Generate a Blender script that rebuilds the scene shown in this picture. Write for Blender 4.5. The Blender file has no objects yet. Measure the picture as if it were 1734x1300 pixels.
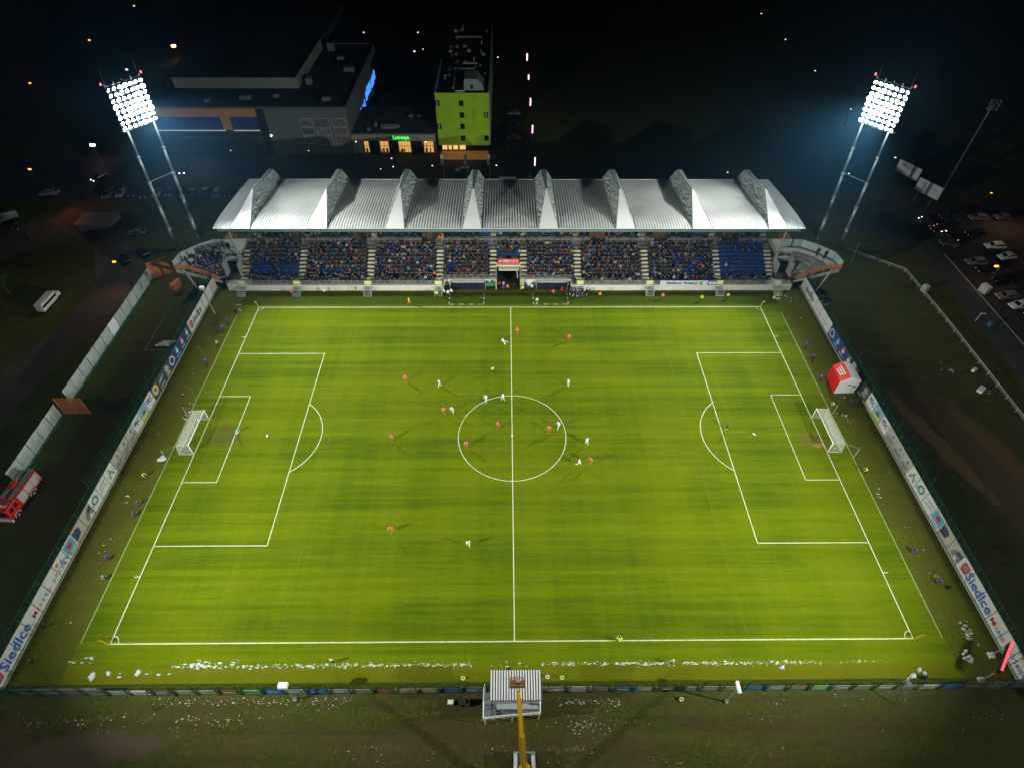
import bpy, bmesh, math, random
import numpy as np
from mathutils import Vector, Matrix, noise as mnoise
R = math.radians
rnd = random.Random(7)
sc = bpy.context.scene
col = sc.collection

# ------------------------------------------------------------------ camera, world, exposure
cam = bpy.data.objects.new('camera', bpy.data.cameras.new('camera'))
col.objects.link(cam)
cam.location = (-1.03186, -62.2342, 79.3946)
rx, rz, ry = 0.752081, -0.0087963, -0.0058032
cam.rotation_mode = 'QUATERNION'
cam.rotation_quaternion = (Matrix.Rotation(rz, 4, 'Z') @ Matrix.Rotation(ry, 4, 'Y') @ Matrix.Rotation(rx, 4, 'X')).to_quaternion()
cam.data.sensor_width = 36.0
cam.data.lens = 1000.308 / 1734 * 36
cam.data.clip_start = 0.5
cam.data.clip_end = 3000
sc.camera = cam
world = bpy.data.worlds.new('World')
sc.world = world
world.use_nodes = True
wn = world.node_tree
for n in list(wn.nodes): wn.nodes.remove(n)
sky = wn.nodes.new('ShaderNodeTexSky'); sky.sky_type = 'NISHITA'; sky.sun_disc = False
sky.sun_elevation = R(-4); sky.sun_rotation = R(200)
bg = wn.nodes.new('ShaderNodeBackground'); bg.inputs['Strength'].default_value = 0.15
wo = wn.nodes.new('ShaderNodeOutputWorld')
wn.links.new(sky.outputs[0], bg.inputs[0]); wn.links.new(bg.outputs[0], wo.inputs[0])
sc.view_settings.view_transform = 'Standard'
sc.view_settings.look = 'None'
sc.view_settings.exposure = 0.0
sc.view_settings.gamma = 1.0
sc.view_settings.use_curve_mapping = False
sc.render.engine = 'CYCLES'
sc.cycles.max_bounces = 4; sc.cycles.diffuse_bounces = 2; sc.cycles.glossy_bounces = 2
sc.cycles.transparent_max_bounces = 12; sc.cycles.volume_bounces = 0
sc.cycles.sample_clamp_indirect = 3.0
sc.cycles.use_denoising = True
sc.cycles.use_adaptive_sampling = False
LAMP_W = 12700.0        # power of one floodlight spot
SPILL = .75
HAZE = 0.00017

# ------------------------------------------------------------------ materials
def mat(name, rgb, rough=0.7, metal=0.0, spec=0.3, emit=None, alpha=None, nz=None, bump=None):
    m = bpy.data.materials.new(name); m.use_nodes = True
    nt = m.node_tree; p = nt.nodes['Principled BSDF']
    p.inputs['Base Color'].default_value = (*rgb, 1)
    p.inputs['Roughness'].default_value = rough
    p.inputs['Metallic'].default_value = metal
    p.inputs['Specular IOR Level'].default_value = spec
    if emit:
        p.inputs['Emission Color'].default_value = (*emit[0], 1); p.inputs['Emission Strength'].default_value = emit[1]
        m.cycles.emission_sampling = 'NONE'
    tc = None
    if nz or bump:
        tc = nt.nodes.new('ShaderNodeTexCoord')
    if nz:                                   # (scale, amount, [second colour])
        n = nt.nodes.new('ShaderNodeTexNoise'); n.inputs['Scale'].default_value = nz[0]; n.inputs['Detail'].default_value = 5
        nt.links.new(tc.outputs['Object'], n.inputs['Vector'])
        mx = nt.nodes.new('ShaderNodeMix'); mx.data_type = 'RGBA'
        c2 = nz[2] if len(nz) > 2 else tuple(c * 0.55 for c in rgb)
        mx.inputs['A'].default_value = (*rgb, 1); mx.inputs['B'].default_value = (*c2, 1)
        mr = nt.nodes.new('ShaderNodeMapRange'); mr.inputs['From Min'].default_value = .4; mr.inputs['From Max'].default_value = .7
        mr.inputs['To Max'].default_value = nz[1]
        nt.links.new(n.outputs['Fac'], mr.inputs['Value']); nt.links.new(mr.outputs[0], mx.inputs['Factor'])
        nt.links.new(mx.outputs['Result'], p.inputs['Base Color'])
    if bump:                                 # (scale, strength, distance)
        n = nt.nodes.new('ShaderNodeTexNoise'); n.inputs['Scale'].default_value = bump[0]; n.inputs['Detail'].default_value = 3
        mp = nt.nodes.new('ShaderNodeMapping'); mp.inputs['Scale'].default_value = bump[3] if len(bump) > 3 else (1, 1, 1)
        nt.links.new(tc.outputs['Object'], mp.inputs[0]); nt.links.new(mp.outputs[0], n.inputs['Vector'])
        b = nt.nodes.new('ShaderNodeBump'); b.inputs['Strength'].default_value = bump[1]; b.inputs['Distance'].default_value = bump[2]
        nt.links.new(n.outputs['Fac'], b.inputs['Height']); nt.links.new(b.outputs[0], p.inputs['Normal'])
    if alpha is not None:
        p.inputs['Alpha'].default_value = alpha
    return m

MATS = {}
def mm(name, *a, **k):
    if name not in MATS: MATS[name] = mat(name, *a, **k)
    return MATS[name]

class NB:                                    # tiny node-graph builder for the grounds
    def __init__(s, name):
        s.m = bpy.data.materials.new(name); s.m.use_nodes = True; s.nt = s.m.node_tree
        s.p = s.nt.nodes['Principled BSDF']; s.p.inputs['Roughness'].default_value = .9; s.p.inputs['Specular IOR Level'].default_value = .03
        s.tc = s.nt.nodes.new('ShaderNodeTexCoord').outputs['Object']
    def n(s, t, **k):
        x = s.nt.nodes.new(t)
        for a, v in k.items(): setattr(x, a, v)
        return x
    def noise(s, scale, vec=(1, 1, 1), detail=4, rough=.55, lo=.35, hi=.65, off=0):
        mp = s.n('ShaderNodeMapping'); mp.inputs['Scale'].default_value = vec; mp.inputs['Location'].default_value = (off, off * .7, 0)
        s.nt.links.new(s.tc, mp.inputs[0])
        x = s.n('ShaderNodeTexNoise'); x.inputs['Scale'].default_value = scale; x.inputs['Detail'].default_value = detail; x.inputs['Roughness'].default_value = rough
        s.nt.links.new(mp.outputs[0], x.inputs['Vector'])
        return s.rng(x.outputs['Fac'], lo, hi)
    def rng(s, v, lo, hi, a=0., b=1.):
        r = s.n('ShaderNodeMapRange'); r.interpolation_type = 'SMOOTHSTEP'
        for k, x in (('From Min', lo), ('From Max', hi), ('To Min', a), ('To Max', b)): r.inputs[k].default_value = x
        s.nt.links.new(v, r.inputs['Value']); return r.outputs[0]
    def math(s, op, a, b=0.):
        x = s.n('ShaderNodeMath', operation=op)
        for i, v in enumerate((a, b)):
            if isinstance(v, (int, float)): x.inputs[i].default_value = v
            else: s.nt.links.new(v, x.inputs[i])
        return x.outputs[0]
    def mix(s, f, a, b):
        x = s.n('ShaderNodeMix', data_type='RGBA')
        if isinstance(f, (int, float)): x.inputs['Factor'].default_value = f
        else: s.nt.links.new(f, x.inputs['Factor'])
        for k, v in (('A', a), ('B', b)):
            if isinstance(v, tuple): x.inputs[k].default_value = (*v, 1)
            else: s.nt.links.new(v, x.inputs[k])
        return x.outputs['Result']
    def xyz(s):
        x = s.n('ShaderNodeSeparateXYZ'); s.nt.links.new(s.tc, x.inputs[0]); return x.outputs
    def ell(s, cx, cy, ax, ay, rot=0, wob=None):   # 1 inside an ellipse, soft and ragged edge
        o = s.xyz(); c, q = math.cos(rot), math.sin(rot)
        dx = s.math('SUBTRACT', o[0], cx); dy = s.math('SUBTRACT', o[1], cy)
        u = s.math('DIVIDE', s.math('ADD', s.math('MULTIPLY', dx, c), s.math('MULTIPLY', dy, q)), ax)
        v = s.math('DIVIDE', s.math('SUBTRACT', s.math('MULTIPLY', dy, c), s.math('MULTIPLY', dx, q)), ay)
        d = s.math('ADD', s.math('MULTIPLY', u, u), s.math('MULTIPLY', v, v))
        if wob is not None: d = s.math('ADD', d, s.math('MULTIPLY', s.math('SUBTRACT', wob, .5), 1.2))
        return s.rng(d, 1.3, .3)
    def done(s, c):
        s.nt.links.new(c, s.p.inputs['Base Color']); return s.m

def pitch_material():
    b = NB('pitch_turf'); o = b.xyz()
    w1 = b.math('SINE', b.math('MULTIPLY', b.math('ADD', o[1], b.math('MULTIPLY', b.noise(.05, lo=0, hi=1), 1.2)), 2 * math.pi / 9.4))
    band = b.rng(w1, -.35, .35)
    wx = b.rng(b.math('SINE', b.math('MULTIPLY', o[0], 2 * math.pi / 11.)), -.4, .4)
    wy2 = b.rng(b.math('SINE', b.math('MULTIPLY', o[1], 2 * math.pi / 3.1)), -.8, .8)
    streak = b.noise(1., (.03, 1.1, 1), 6, .68, .36, .64)
    thin = b.noise(1., (.12, 3.2, 1), 5, .7, .36, .64, 70)
    streakx = b.noise(1., (.9, .03, 1), 4, .6, .35, .65, 40)
    patch = b.noise(.055, detail=3, lo=.38, hi=.64)
    fine = b.noise(2.6, detail=6, rough=.7, lo=.3, hi=.7)
    blot = b.noise(.35, detail=5, lo=.35, hi=.68, off=11)
    v = b.math('MULTIPLY', band, .20)
    v = b.math('ADD', v, b.math('MULTIPLY', streak, .34))
    v = b.math('ADD', v, b.math('MULTIPLY', wy2, .10))
    v = b.math('ADD', v, b.math('MULTIPLY', wx, .08))
    v = b.math('ADD', v, b.math('MULTIPLY', streakx, .10))
    v = b.math('ADD', v, b.math('MULTIPLY', fine, .17))
    v = b.math('ADD', v, b.math('MULTIPLY', blot, .05)); v = b.math('ADD', v, b.math('MULTIPLY', thin, .16))
    c = b.mix(v, (.030, .066, .0014), (.118, .160, .0022))
    c = b.mix(b.math('MULTIPLY', patch, .38), c, (.140, .160, .002))
    wob = b.noise(.8, detail=6, lo=.2, hi=.8, off=5)
    for (x, y, ax, ay, k, cc) in ((-48.6, .3, 3.4, 2.4, .5, (.075, .062, .022)), (50.8, -1.2, 2.6, 1.6, .5, (.14, .10, .03)),
                                  (51.6, -2.2, .9, .6, .8, (.32, .2, .06)), (-41.5, 0, .9, .7, .5, (.12, .1, .03))):
        c = b.mix(b.math('MULTIPLY', b.ell(x, y, ax, ay, .1, wob), k), c, cc)
    near = b.rng(o[1], -36.6, -37.6); c = b.mix(b.math('MULTIPLY', near, b.math('ADD', .35, b.math('MULTIPLY', fine, .45))), c, (.125, .115, .006))
    c = b.mix(b.math('MULTIPLY', b.rng(o[1], 34.1, 35.2), .75), c, (.022, .036, .002))  # shade of the stand roof on the far strip, painted into the turf colour
    return b.done(c)

def apron_material():
    b = NB('apron_turf')
    streak = b.noise(1., (.05, .5, 1), 5, .6); fine = b.noise(2.2, detail=6, rough=.7); big = b.noise(.09, detail=4, off=9)
    c = b.mix(fine, (.060, .078, .004), (.130, .138, .010))
    c = b.mix(b.math('MULTIPLY', streak, .5), c, (.07, .10, .003))
    c = b.mix(b.math('MULTIPLY', big, .6), c, (.085, .075, .016))
    o = b.xyz()
    side = b.rng(b.math('ABSOLUTE', o[0]), 56.4, 59.0)
    wob = b.noise(.45, detail=6, lo=.25, hi=.75, off=3)
    c = b.mix(b.math('MULTIPLY', b.math('MULTIPLY', side, wob), .45), c, (.085, .066, .018))
    return b.done(c)

def ground_material():
    b = NB('ground_field')
    big = b.noise(.03, detail=5, lo=.4, hi=.6); mid = b.noise(.22, detail=6, rough=.65, off=20); fine = b.noise(2.4, detail=5, rough=.7, off=4)
    stre = b.noise(1., (.06, .55, 1), 5, .6, .4, .62, 13)
    tuft = b.noise(.9, detail=8, rough=.8, lo=.38, hi=.62, off=33); c = b.mix(fine, (.032, .052, .006), (.120, .125, .016)); c = b.mix(b.math('MULTIPLY', tuft, .6), c, (.030, .040, .008))
    c = b.mix(b.math('MULTIPLY', mid, .7), c, (.095, .070, .028))
    c = b.mix(b.math('MULTIPLY', big, .45), c, (.045, .075, .012))
    c = b.mix(b.math('MULTIPLY', stre, .5), c, (.055, .042, .018))
    wob = b.noise(.35, detail=8, rough=.75, lo=.2, hi=.8, off=6)
    for (x, y, ax, ay, r, k, cc) in ((76, -5, 7, 17, .35, .7, (.12, .07, .035)), (72, -2, 1.6, 12, .28, .75, (.26, .16, .06)), (81, -2, 2.2, 11, .30, .4, (.20, .12, .05)),
                                     (-50, -46, 9, 2.2, .1, .8, (.11, .08, .055)), (-62, -47, 7, 4, 0, .6, (.10, .06, .035)), (-10, -46, 30, 2.5, 0, .35, (.085, .055, .03)),
                                     (-71, 8, 2.2, 22, -.05, .7, (.075, .055, .03)), (-84, 34, 3.2, 13, -.3, .9, (.11, .05, .026)), (35, -44, 16, 2.0, 0, .5, (.07, .045, .022))):
        c = b.mix(b.math('MULTIPLY', b.ell(x, y, ax, ay, r, wob), k), c, cc)
    return b.done(c)

def net_material(name, rgb, a):
    m = bpy.data.materials.new(name); m.use_nodes = True; nt = m.node_tree
    for n in list(nt.nodes): nt.nodes.remove(n)
    d = nt.nodes.new('ShaderNodeBsdfDiffuse'); d.inputs[0].default_value = (*rgb, 1)
    t = nt.nodes.new('ShaderNodeBsdfTransparent'); mx = nt.nodes.new('ShaderNodeMixShader'); o = nt.nodes.new('ShaderNodeOutputMaterial')
    mx.inputs[0].default_value = a
    nt.links.new(t.outputs[0], mx.inputs[1]); nt.links.new(d.outputs[0], mx.inputs[2]); nt.links.new(mx.outputs[0], o.inputs[0])
    return m

WHITE = mm('white_paint', (.78, .78, .76), .5)
LINEW = mm('line_paint', (.60, .64, .46), .8, nz=(1.6, .6, (.30, .38, .18)))
CONC = mm('concrete', (.38, .37, .32), .85, nz=(.8, .6, (.24, .23, .2)))
CONCD = mm('terrace_concrete', (.20, .19, .165), .9, nz=(1.2, .7, (.11, .105, .095)))
STEEL = mm('galvanised_steel', (.42, .45, .44), .45, .5)
DSTEEL = mm('dark_steel', (.06, .075, .075), .5, .4)
GREENP = mm('green_fence_paint', (.012, .05, .03), .6)
BLACK = mm('black_rubber', (.012, .012, .013), .7)
ROOFM = mm('roof_sheet', (.64, .66, .64), .36, .1, .5, nz=(.22, .6, (.46, .49, .47)))
FINW = mm('fin_cladding', (.80, .80, .78), .5, 0, .4, nz=(.3, .2, (.66, .67, .65)))
FABRIC = mm('crumpled_membrane', (.62, .68, .65), .3, .1, .6, nz=(1.6, .8, (.30, .35, .33)), bump=(1.6, 1., 1.6, (.5, .5, 1.8)))
TEALST = mm('teal_grey_trim', (.16, .26, .24), .5, .2)
SEATB = mm('blue_plastic_seat', (.004, .05, .24), .45)
YELLOW = mm('yellow_paint', (.62, .40, .01), .45)
YGATE = mm('pale_yellow_board', (.75, .70, .22), .6)
ORANGE = mm('orange_paint', (.62, .17, .05), .6)
RED = mm('red_paint', (.55, .012, .012), .35, 0, .5)
REDC = mm('red_cloth', (.62, .02, .03), .7)
SNOW = mm('snow', (.60, .61, .60), .6, bump=(6., .6, .1))
NETG = net_material('green_mesh', (.008, .034, .022), .42)
NETG2 = net_material('dark_green_mesh', (.006, .030, .018), .30)
NETW = net_material('white_goal_net', (.62, .62, .52), .24)
NETO = net_material('orange_mesh', (.60, .20, .08), .62)
TARP = mm('pale_tarpaulin', (.42, .46, .44), .6, nz=(.9, .6, (.26, .31, .29)))
GLASSD = mm('dark_glass', (.012, .015, .018), .08, 0, .8)

# ------------------------------------------------------------------ object helpers
def origin(o):
    v = Vector((0, 0, 0))
    while o is not None: v += o.location; o = o.parent
    return v
def props(o, label=None, cat=None, group=None, kind=None):
    if label: o['label'] = label
    if cat: o['category'] = cat
    if group: o['group'] = group
    if kind: o['kind'] = kind
    return o
def thing(name, label, cat, loc=(0, 0, 0), group=None):
    o = bpy.data.objects.new(name, None); col.objects.link(o); o.location = loc; o.empty_display_size = .3
    return props(o, label, cat, group)

class MB:
    def __init__(s): s.v = []; s.f = []; s.mi = []; s.m = 0; s.c = None
    def add(s, vs, fs):
        k = len(s.v); s.v += [tuple(x) for x in vs]
        s.f += [tuple(i + k for i in f) for f in fs]; s.mi += [s.m] * len(fs); return s
    def box(s, x0, y0, z0, x1, y1, z1):
        x0, x1 = min(x0, x1), max(x0, x1); y0, y1 = min(y0, y1), max(y0, y1); z0, z1 = min(z0, z1), max(z0, z1)
        return s.add([(x0, y0, z0), (x1, y0, z0), (x1, y1, z0), (x0, y1, z0), (x0, y0, z1), (x1, y0, z1), (x1, y1, z1), (x0, y1, z1)],
                     [(0, 3, 2, 1), (4, 5, 6, 7), (0, 1, 5, 4), (1, 2, 6, 5), (2, 3, 7, 6), (3, 0, 4, 7)])
    def obox(s, c, u, v, n, hu, hv, hn):     # oriented box
        c, u, v, n = map(Vector, (c, u, v, n)); P = []
        for k in (-1, 1):
            for a, b in ((-1, -1), (1, -1), (1, 1), (-1, 1)): P.append(c + u * hu * a + v * hv * b + n * hn * k)
        return s.add(P, [(0, 3, 2, 1), (4, 5, 6, 7), (0, 1, 5, 4), (1, 2, 6, 5), (2, 3, 7, 6), (3, 0, 4, 7)])
    def bar(s, a, b, r, r2=None, n=6, cap=True):
        a, b = Vector(a), Vector(b); d = b - a
        if d.length < 1e-6: return s
        d.normalize(); u = d.orthogonal().normalized(); w = d.cross(u); r2 = r if r2 is None else r2; P = []
        for p, rr in ((a, r), (b, r2)):
            for i in range(n):
                t = 2 * math.pi * (i + .5) / n; P.append(p + (u * math.cos(t) + w * math.sin(t)) * rr)
        F = [(i, (i + 1) % n, n + (i + 1) % n, n + i) for i in range(n)]
        if cap: F += [tuple(range(n - 1, -1, -1)), tuple(range(n, 2 * n))]
        return s.add(P, F)
    def quad(s, *p): return s.add(p, [tuple(range(len(p)))])
    def sheet(s, p, t, nrm):                 # thick polygon
        p = [Vector(q) for q in p]; nrm = Vector(nrm).normalized() * t; k = len(p)
        return s.add(p + [q + nrm for q in p], [tuple(range(k - 1, -1, -1)), tuple(range(k, 2 * k))] + [(i, (i + 1) % k, k + (i + 1) % k, k + i) for i in range(k)])
    def prism(s, prof, x0, x1, axis='x'):    # profile of (y,z) extruded along x
        k = len(prof); P = [(x0, a, b) for a, b in prof] + [(x1, a, b) for a, b in prof]
        return s.add(P, [tuple(range(k)), tuple(range(2 * k - 1, k - 1, -1))] + [(i, k + i, k + (i + 1) % k, (i + 1) % k) for i in range(k)])
    def build(s, name, mats, parent=None, label=None, smooth=False, kind=None, cat=None, group=None):
        if not isinstance(mats, (list, tuple)): mats = [mats]
        og = origin(parent) if parent is not None else Vector((0, 0, 0))
        v = [(a - og.x, b - og.y, c - og.z) for a, b, c in s.v]
        me = bpy.data.meshes.new(name); me.from_pydata(v, [], s.f)
        for m in mats: me.materials.append(m)
        if len(mats) > 1: me.polygons.foreach_set('material_index', s.mi)
        if smooth: me.polygons.foreach_set('use_smooth', [True] * len(me.polygons))
        me.update()
        o = bpy.data.objects.new(name, me); col.objects.link(o)
        if parent is not None: o.parent = parent
        return props(o, label, cat, group, kind)

def inst(src, parent=None, loc=None, rot=None):
    o = src.copy(); col.objects.link(o); o.parent = parent
    if loc is not None: o.location = loc
    if rot is not None: o.rotation_euler = rot
    return o
def copy_tree(o, parent=None):
    c = o.copy(); col.objects.link(c); c.parent = parent
    for ch in list(o.children): copy_tree(ch, c)
    return c
def text(body, size, m, parent, loc, rot, sx=1.0, name='lettering', align='CENTER', ext=.01, bold=.008):
    cu = bpy.data.curves.new(name, 'FONT'); cu.body = body; cu.size = size; cu.align_x = align; cu.align_y = 'CENTER'
    cu.extrude = ext; cu.offset = bold * size; cu.resolution_u = 2; cu.materials.append(m)
    tmp = bpy.data.objects.new(name + '_curve', cu); col.objects.link(tmp)
    me = bpy.data.meshes.new_from_object(tmp); bpy.data.objects.remove(tmp); bpy.data.curves.remove(cu)
    if not me.materials: me.materials.append(m)
    o = bpy.data.objects.new(name, me); col.objects.link(o); o.parent = parent
    o.location = Vector(loc) - (origin(parent) if parent else Vector((0, 0, 0))); o.rotation_euler = rot; o.scale = (sx, 1, 1)
    return o
def circ(cx, cy, r, n=20, a0=0, a1=2 * math.pi):
    return [(cx + r * math.cos(a0 + (a1 - a0) * i / n), cy + r * math.sin(a0 + (a1 - a0) * i / n)) for i in range(n + (1 if a1 - a0 < 6.28 else 0))]

# ------------------------------------------------------------------ ground, pitch, roads
g = MB(); g.quad((-900, -150, -.02), (900, -150, -.02), (900, 1500, -.02), (-900, 1500, -.02))
g.build('ground', ground_material(), kind='structure')
MB().quad((-63.2, -40, 0), (63.2, -40, 0), (63.2, 39.6, 0), (-63.2, 39.6, 0)).build('apron', apron_material(), kind='structure')
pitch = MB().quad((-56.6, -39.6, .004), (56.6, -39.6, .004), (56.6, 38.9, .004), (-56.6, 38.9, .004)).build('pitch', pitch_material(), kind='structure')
def strip(pts, w=.12, z=.008, closed=False, name='line_marking', m=LINEW, parent=pitch):
    mb = MB(); k = len(pts); L = []
    for i, p in enumerate(pts):
        a = Vector(pts[i - 1 if (i or closed) else 0]); b = Vector(pts[(i + 1) % k if (i < k - 1 or closed) else k - 1])
        p = Vector(p); d1 = (p - a); d2 = (b - p)
        if d1.length < 1e-6: d1 = d2
        if d2.length < 1e-6: d2 = d1
        d1.normalize(); d2.normalize(); t = (d1 + d2).normalized(); nn = Vector((-t.y, t.x)); c = max(.3, nn.dot(Vector((-d1.y, d1.x))))
        L.append((p + nn * (w / 2 / c), p - nn * (w / 2 / c)))
    V = [(q.x, q.y, z) for l in L for q in l]; F = []
    for i in range(k if closed else k - 1):
        j = (i + 1) % k; F.append((2 * i, 2 * i + 1, 2 * j + 1, 2 * j))
    mb.add(V, F); return mb.build(name, m, parent)
strip([(-52.5, -34), (52.5, -34), (52.5, 34), (-52.5, 34)], closed=True, w=.14, name='boundary_line')
strip([(0, -34), (0, 34)], w=.14, z=.012, name='halfway_line')
strip(circ(0, 0, 9.15, 72), closed=True, z=.0125, name='centre_circle')
MB().add([(x, y, .016) for x, y in circ(0, 0, .22, 12)], [tuple(range(12))]).build('centre_spot', LINEW, pitch)
for s in (-1, 1):
    strip([(s * 52.5, 20.16), (s * 36, 20.16), (s * 36, -20.16), (s * 52.5, -20.16)], z=.012, name='penalty_area_line')
    strip([(s * 52.5, 9.16), (s * 47, 9.16), (s * 47, -9.16), (s * 52.5, -9.16)], z=.012, name='goal_area_line')
    an = math.acos(5.5 / 9.15); a0 = (math.pi if s > 0 else 0)
    strip(circ(s * 41.5, 0, 9.15, 24, a0 - an, a0 + an), z=.0125, name='penalty_arc')
    MB().add([(x, y, .016) for x, y in circ(s * 41.5, 0, .16, 10)], [tuple(range(10))]).build('penalty_spot', LINEW, pitch)
    for t in (-1, 1):
        a = {(1, 1): math.pi, (-1, 1): -math.pi / 2, (-1, -1): 0, (1, -1): math.pi / 2}[(s, t)]
        strip(circ(s * 52.5, t * 34, 1.0, 8, a, a + math.pi / 2), z=.0125, w=.1, name='corner_arc')
        strip([(s * 52.5, t * 24.85), (s * 53.3, t * 24.85)], z=.012, name='corner_tick')
    strip([(s * 56.4, -33.9), (s * 56.3, 32.4)], w=.10, z=.014, name='outer_line', m=mm('thin_line', (.42, .46, .26), .8, nz=(2., .5, (.3, .34, .14))))
for x0 in (-13, 4.8):                        # dashed technical areas
    for k in range(4):
        a = x0 + .1 + k * 2.05; strip([(a, 34.95), (a + 1.0, 34.95)], w=.1, z=.014, name='technical_area_dash')
    for xx in (x0, x0 + 7.35):
        for y0 in (35.1, 36.6, 37.9): strip([(xx, y0), (xx, y0 + .7)], w=.1, z=.005, name='technical_area_dash')
faint = mm('faint_line', (.115, .15, .012), .9)
strip([(-30.7, -34), (-31.1, 33.9)], w=.08, z=.011, name='old_line', m=faint)
strip([(30.7, -34), (30.2, 33.9)], w=.08, z=.011, name='old_line', m=faint)

asph = mm('asphalt', (.055, .052, .047), .9, nz=(.35, .7, (.085, .075, .06)))
asphr = mm('car_park_asphalt', (.05, .034, .026), .9, nz=(.12, .7, (.075, .052, .038)))
def flat(name, pts, z, m): return MB().add([(x, y, z) for x, y in pts], [tuple(range(len(pts)))]).build(name, m, kind='structure')
flat('service_road', [(94.9, -60), (101.2, -60), (101.3, 50), (100.5, 58), (96, 66), (60, 78), (60, 72), (90, 62), (95.5, 52)], -.012, asph)
flat('car_park', [(101.5, -20), (200, -20), (200, 78), (98, 78), (101.5, 56)], -.008, asphr)
flat('back_road', [(-200, 76), (60, 78), (60, 100), (-200, 100)], -.010, mm('dark_asphalt', (.03, .034, .036), .85, nz=(.1, .7, (.055, .05, .045))))
flat('side_path', [(-95, -10), (-87, 2), (-86.5, 14), (-83.5, 30), (-79.6, 41), (-83, 50), (-95, 66), (-112, 74), (-112, 66), (-97, 56), (-90, 42), (-91, 28), (-95, 12), (-104, -6)], -.006,
     mm('path_surface', (.085, .062, .045), .9, nz=(.25, .7, (.06, .06, .05))))
flat('curved_road', [(-150, 40), (-118, 50), (-104, 60), (-100, 70), (-108, 72), (-122, 60), (-150, 52)], -.008, asph)
k_ = MB(); k_.box(101.25, -30, -.02, 101.5, 53, .10); k_.build('kerb', mm('kerb_stone', (.25, .23, .18), .8), kind='structure')

# ------------------------------------------------------------------ floodlight masts
lampon = mm('lamp_glass', (.9, .95, 1), .3, emit=((.93, .98, 1.0), 26))
beacon = mm('red_beacon', (.6, .02, .02), .4, emit=((1, .12, .1), 3))
lm = MB(); lm.m = 0; lm.bar((0, 0, -.34), (0, 0, 0), .16, .33, 12); lm.m = 1
lm.add([(x, y, .012) for x, y in circ(0, 0, .30, 12)], [tuple(range(12))])
lamp_proto = None
def mast(bx, by, sx, sy, H, lean, label, hh, lit_aims):
    """two leaning poles and a panel of lamps facing the pitch; (sx, sy) is the pitchward direction"""
    global lamp_proto
    t = thing('floodlight_mast', label, 'floodlight', (bx, by, 0), 'floodlight masts at the corners of the pitch')
    d = Vector((sx, sy, 0)).normalized(); u = Vector((-d.y, d.x, 0)); base = Vector((bx, by, 0))
    tops = []
    for k in (-1, 1):
        p0 = base + u * 2.75 * k; p1 = p0 + d * lean + Vector((0, 0, H)); tops.append(p1)
        m = MB(); prev = p0
        for i in range(5):
            q0 = p0.lerp(p1, i / 5); q1 = p0.lerp(p1, (i + 1) / 5); m.bar(q0, q1, .42 - .05 * i, .40 - .05 * i, 10)
            m.bar(q1 - (p1 - p0).normalized() * .3, q1, .50 - .05 * i, None, 10)
        m.build('pole', STEEL, t, smooth=True)
    c0 = base + d * lean + Vector((0, 0, H))
    up = (d * .10 + Vector((0, 0, 1))).normalized()
    cb = MB(); cb.bar(tops[0] - Vector((0, 0, H * .38)), tops[1] - Vector((0, 0, H * .38)), .035); cb.build('crossbeam', STEEL, t)
    fr = MB()
    for i in range(9): fr.bar(c0 + u * -3.5 + up * (i * 1.05 - .3), c0 + u * 3.5 + up * (i * 1.05 - .3), .07)
    for k in range(5): fr.bar(c0 + u * (-3.4 + 1.7 * k) + up * -.5, c0 + u * (-3.4 + 1.7 * k) + up * 8.6, .08)
    fr.build('lamp_frame', DSTEEL, t)
    wk = MB(); wk.obox(c0 + up * -.6 - d * .6, u, d, (0, 0, 1), 3.6, .5, .04); wk.build('walkway', STEEL, t)
    for k in (-1, 1):
        rod = MB(); rod.bar(c0 + u * 3.2 * k + up * 8.6, c0 + u * 3.2 * k + up * 11.0, .014, n=4); rod.build('lightning_rod', DSTEEL, t)
        bb = MB(); bb.bar(c0 + u * 3.9 * k + up * 8.5, c0 + u * 3.9 * k + up * 8.9, .16, .12, 8); bb.build('warning_beacon', beacon, t)
    if lamp_proto is None:
        lamp_proto = lm.build('lamp', [DSTEEL, lampon]); first = True
    else: first = False
    for i in range(8):
        for j in range(7):
            p = c0 + u * (-3.15 + 1.05 * j) + up * (i * 1.05 + .1) + d * .3
            aim = (Vector((0, 0, 0)) + Vector(((j - 3) * 9 * -u.x, (j - 3) * 9 * -u.y + (i - 4) * 3, 0)) - p)
            if (i * 5 + j * 3) % 7 < 2: aim += u * 25
            l = lamp_proto if (first and i == 0 and j == 0) else lamp_proto.copy()
            if l is not lamp_proto: col.objects.link(l)
            l.parent = t; l.location = p - base; l.rotation_mode = 'QUATERNION'; l.rotation_quaternion = aim.to_track_quat('Z', 'Y')
            l.scale = (1.12 + .45 * ((i * 3 + j * 5) % 4 == 0) + .25 * (i in (2, 3, 4)),) * 3
    pc = c0 + up * 4.2 + d * 1.2
    for (ax, ay, w, ang, bl) in lit_aims:
        ld = bpy.data.lights.new('floodlight_beam', 'SPOT'); ld.energy = LAMP_W * w; ld.color = (.97, 1.0, .93)
        ld.spot_size = R(ang); ld.spot_blend = bl; ld.shadow_soft_size = .7
        lo = bpy.data.objects.new('floodlight_beam', ld); col.objects.link(lo); lo.parent = t; lo.location = pc - base
        lo.rotation_mode = 'QUATERNION'; lo.rotation_quaternion = (Vector((ax, ay, 0)) - pc).to_track_quat('-Z', 'Y')
    ld = bpy.data.lights.new('floodlight_spill', 'POINT'); ld.energy = LAMP_W * SPILL * (1 if by > 0 else .95); ld.color = (.86, .97, 1.0); ld.shadow_soft_size = 1.0
    lo = bpy.data.objects.new('floodlight_spill', ld); col.objects.link(lo); lo.parent = t; lo.location = pc + d * 1.5 - base
    return t
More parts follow.
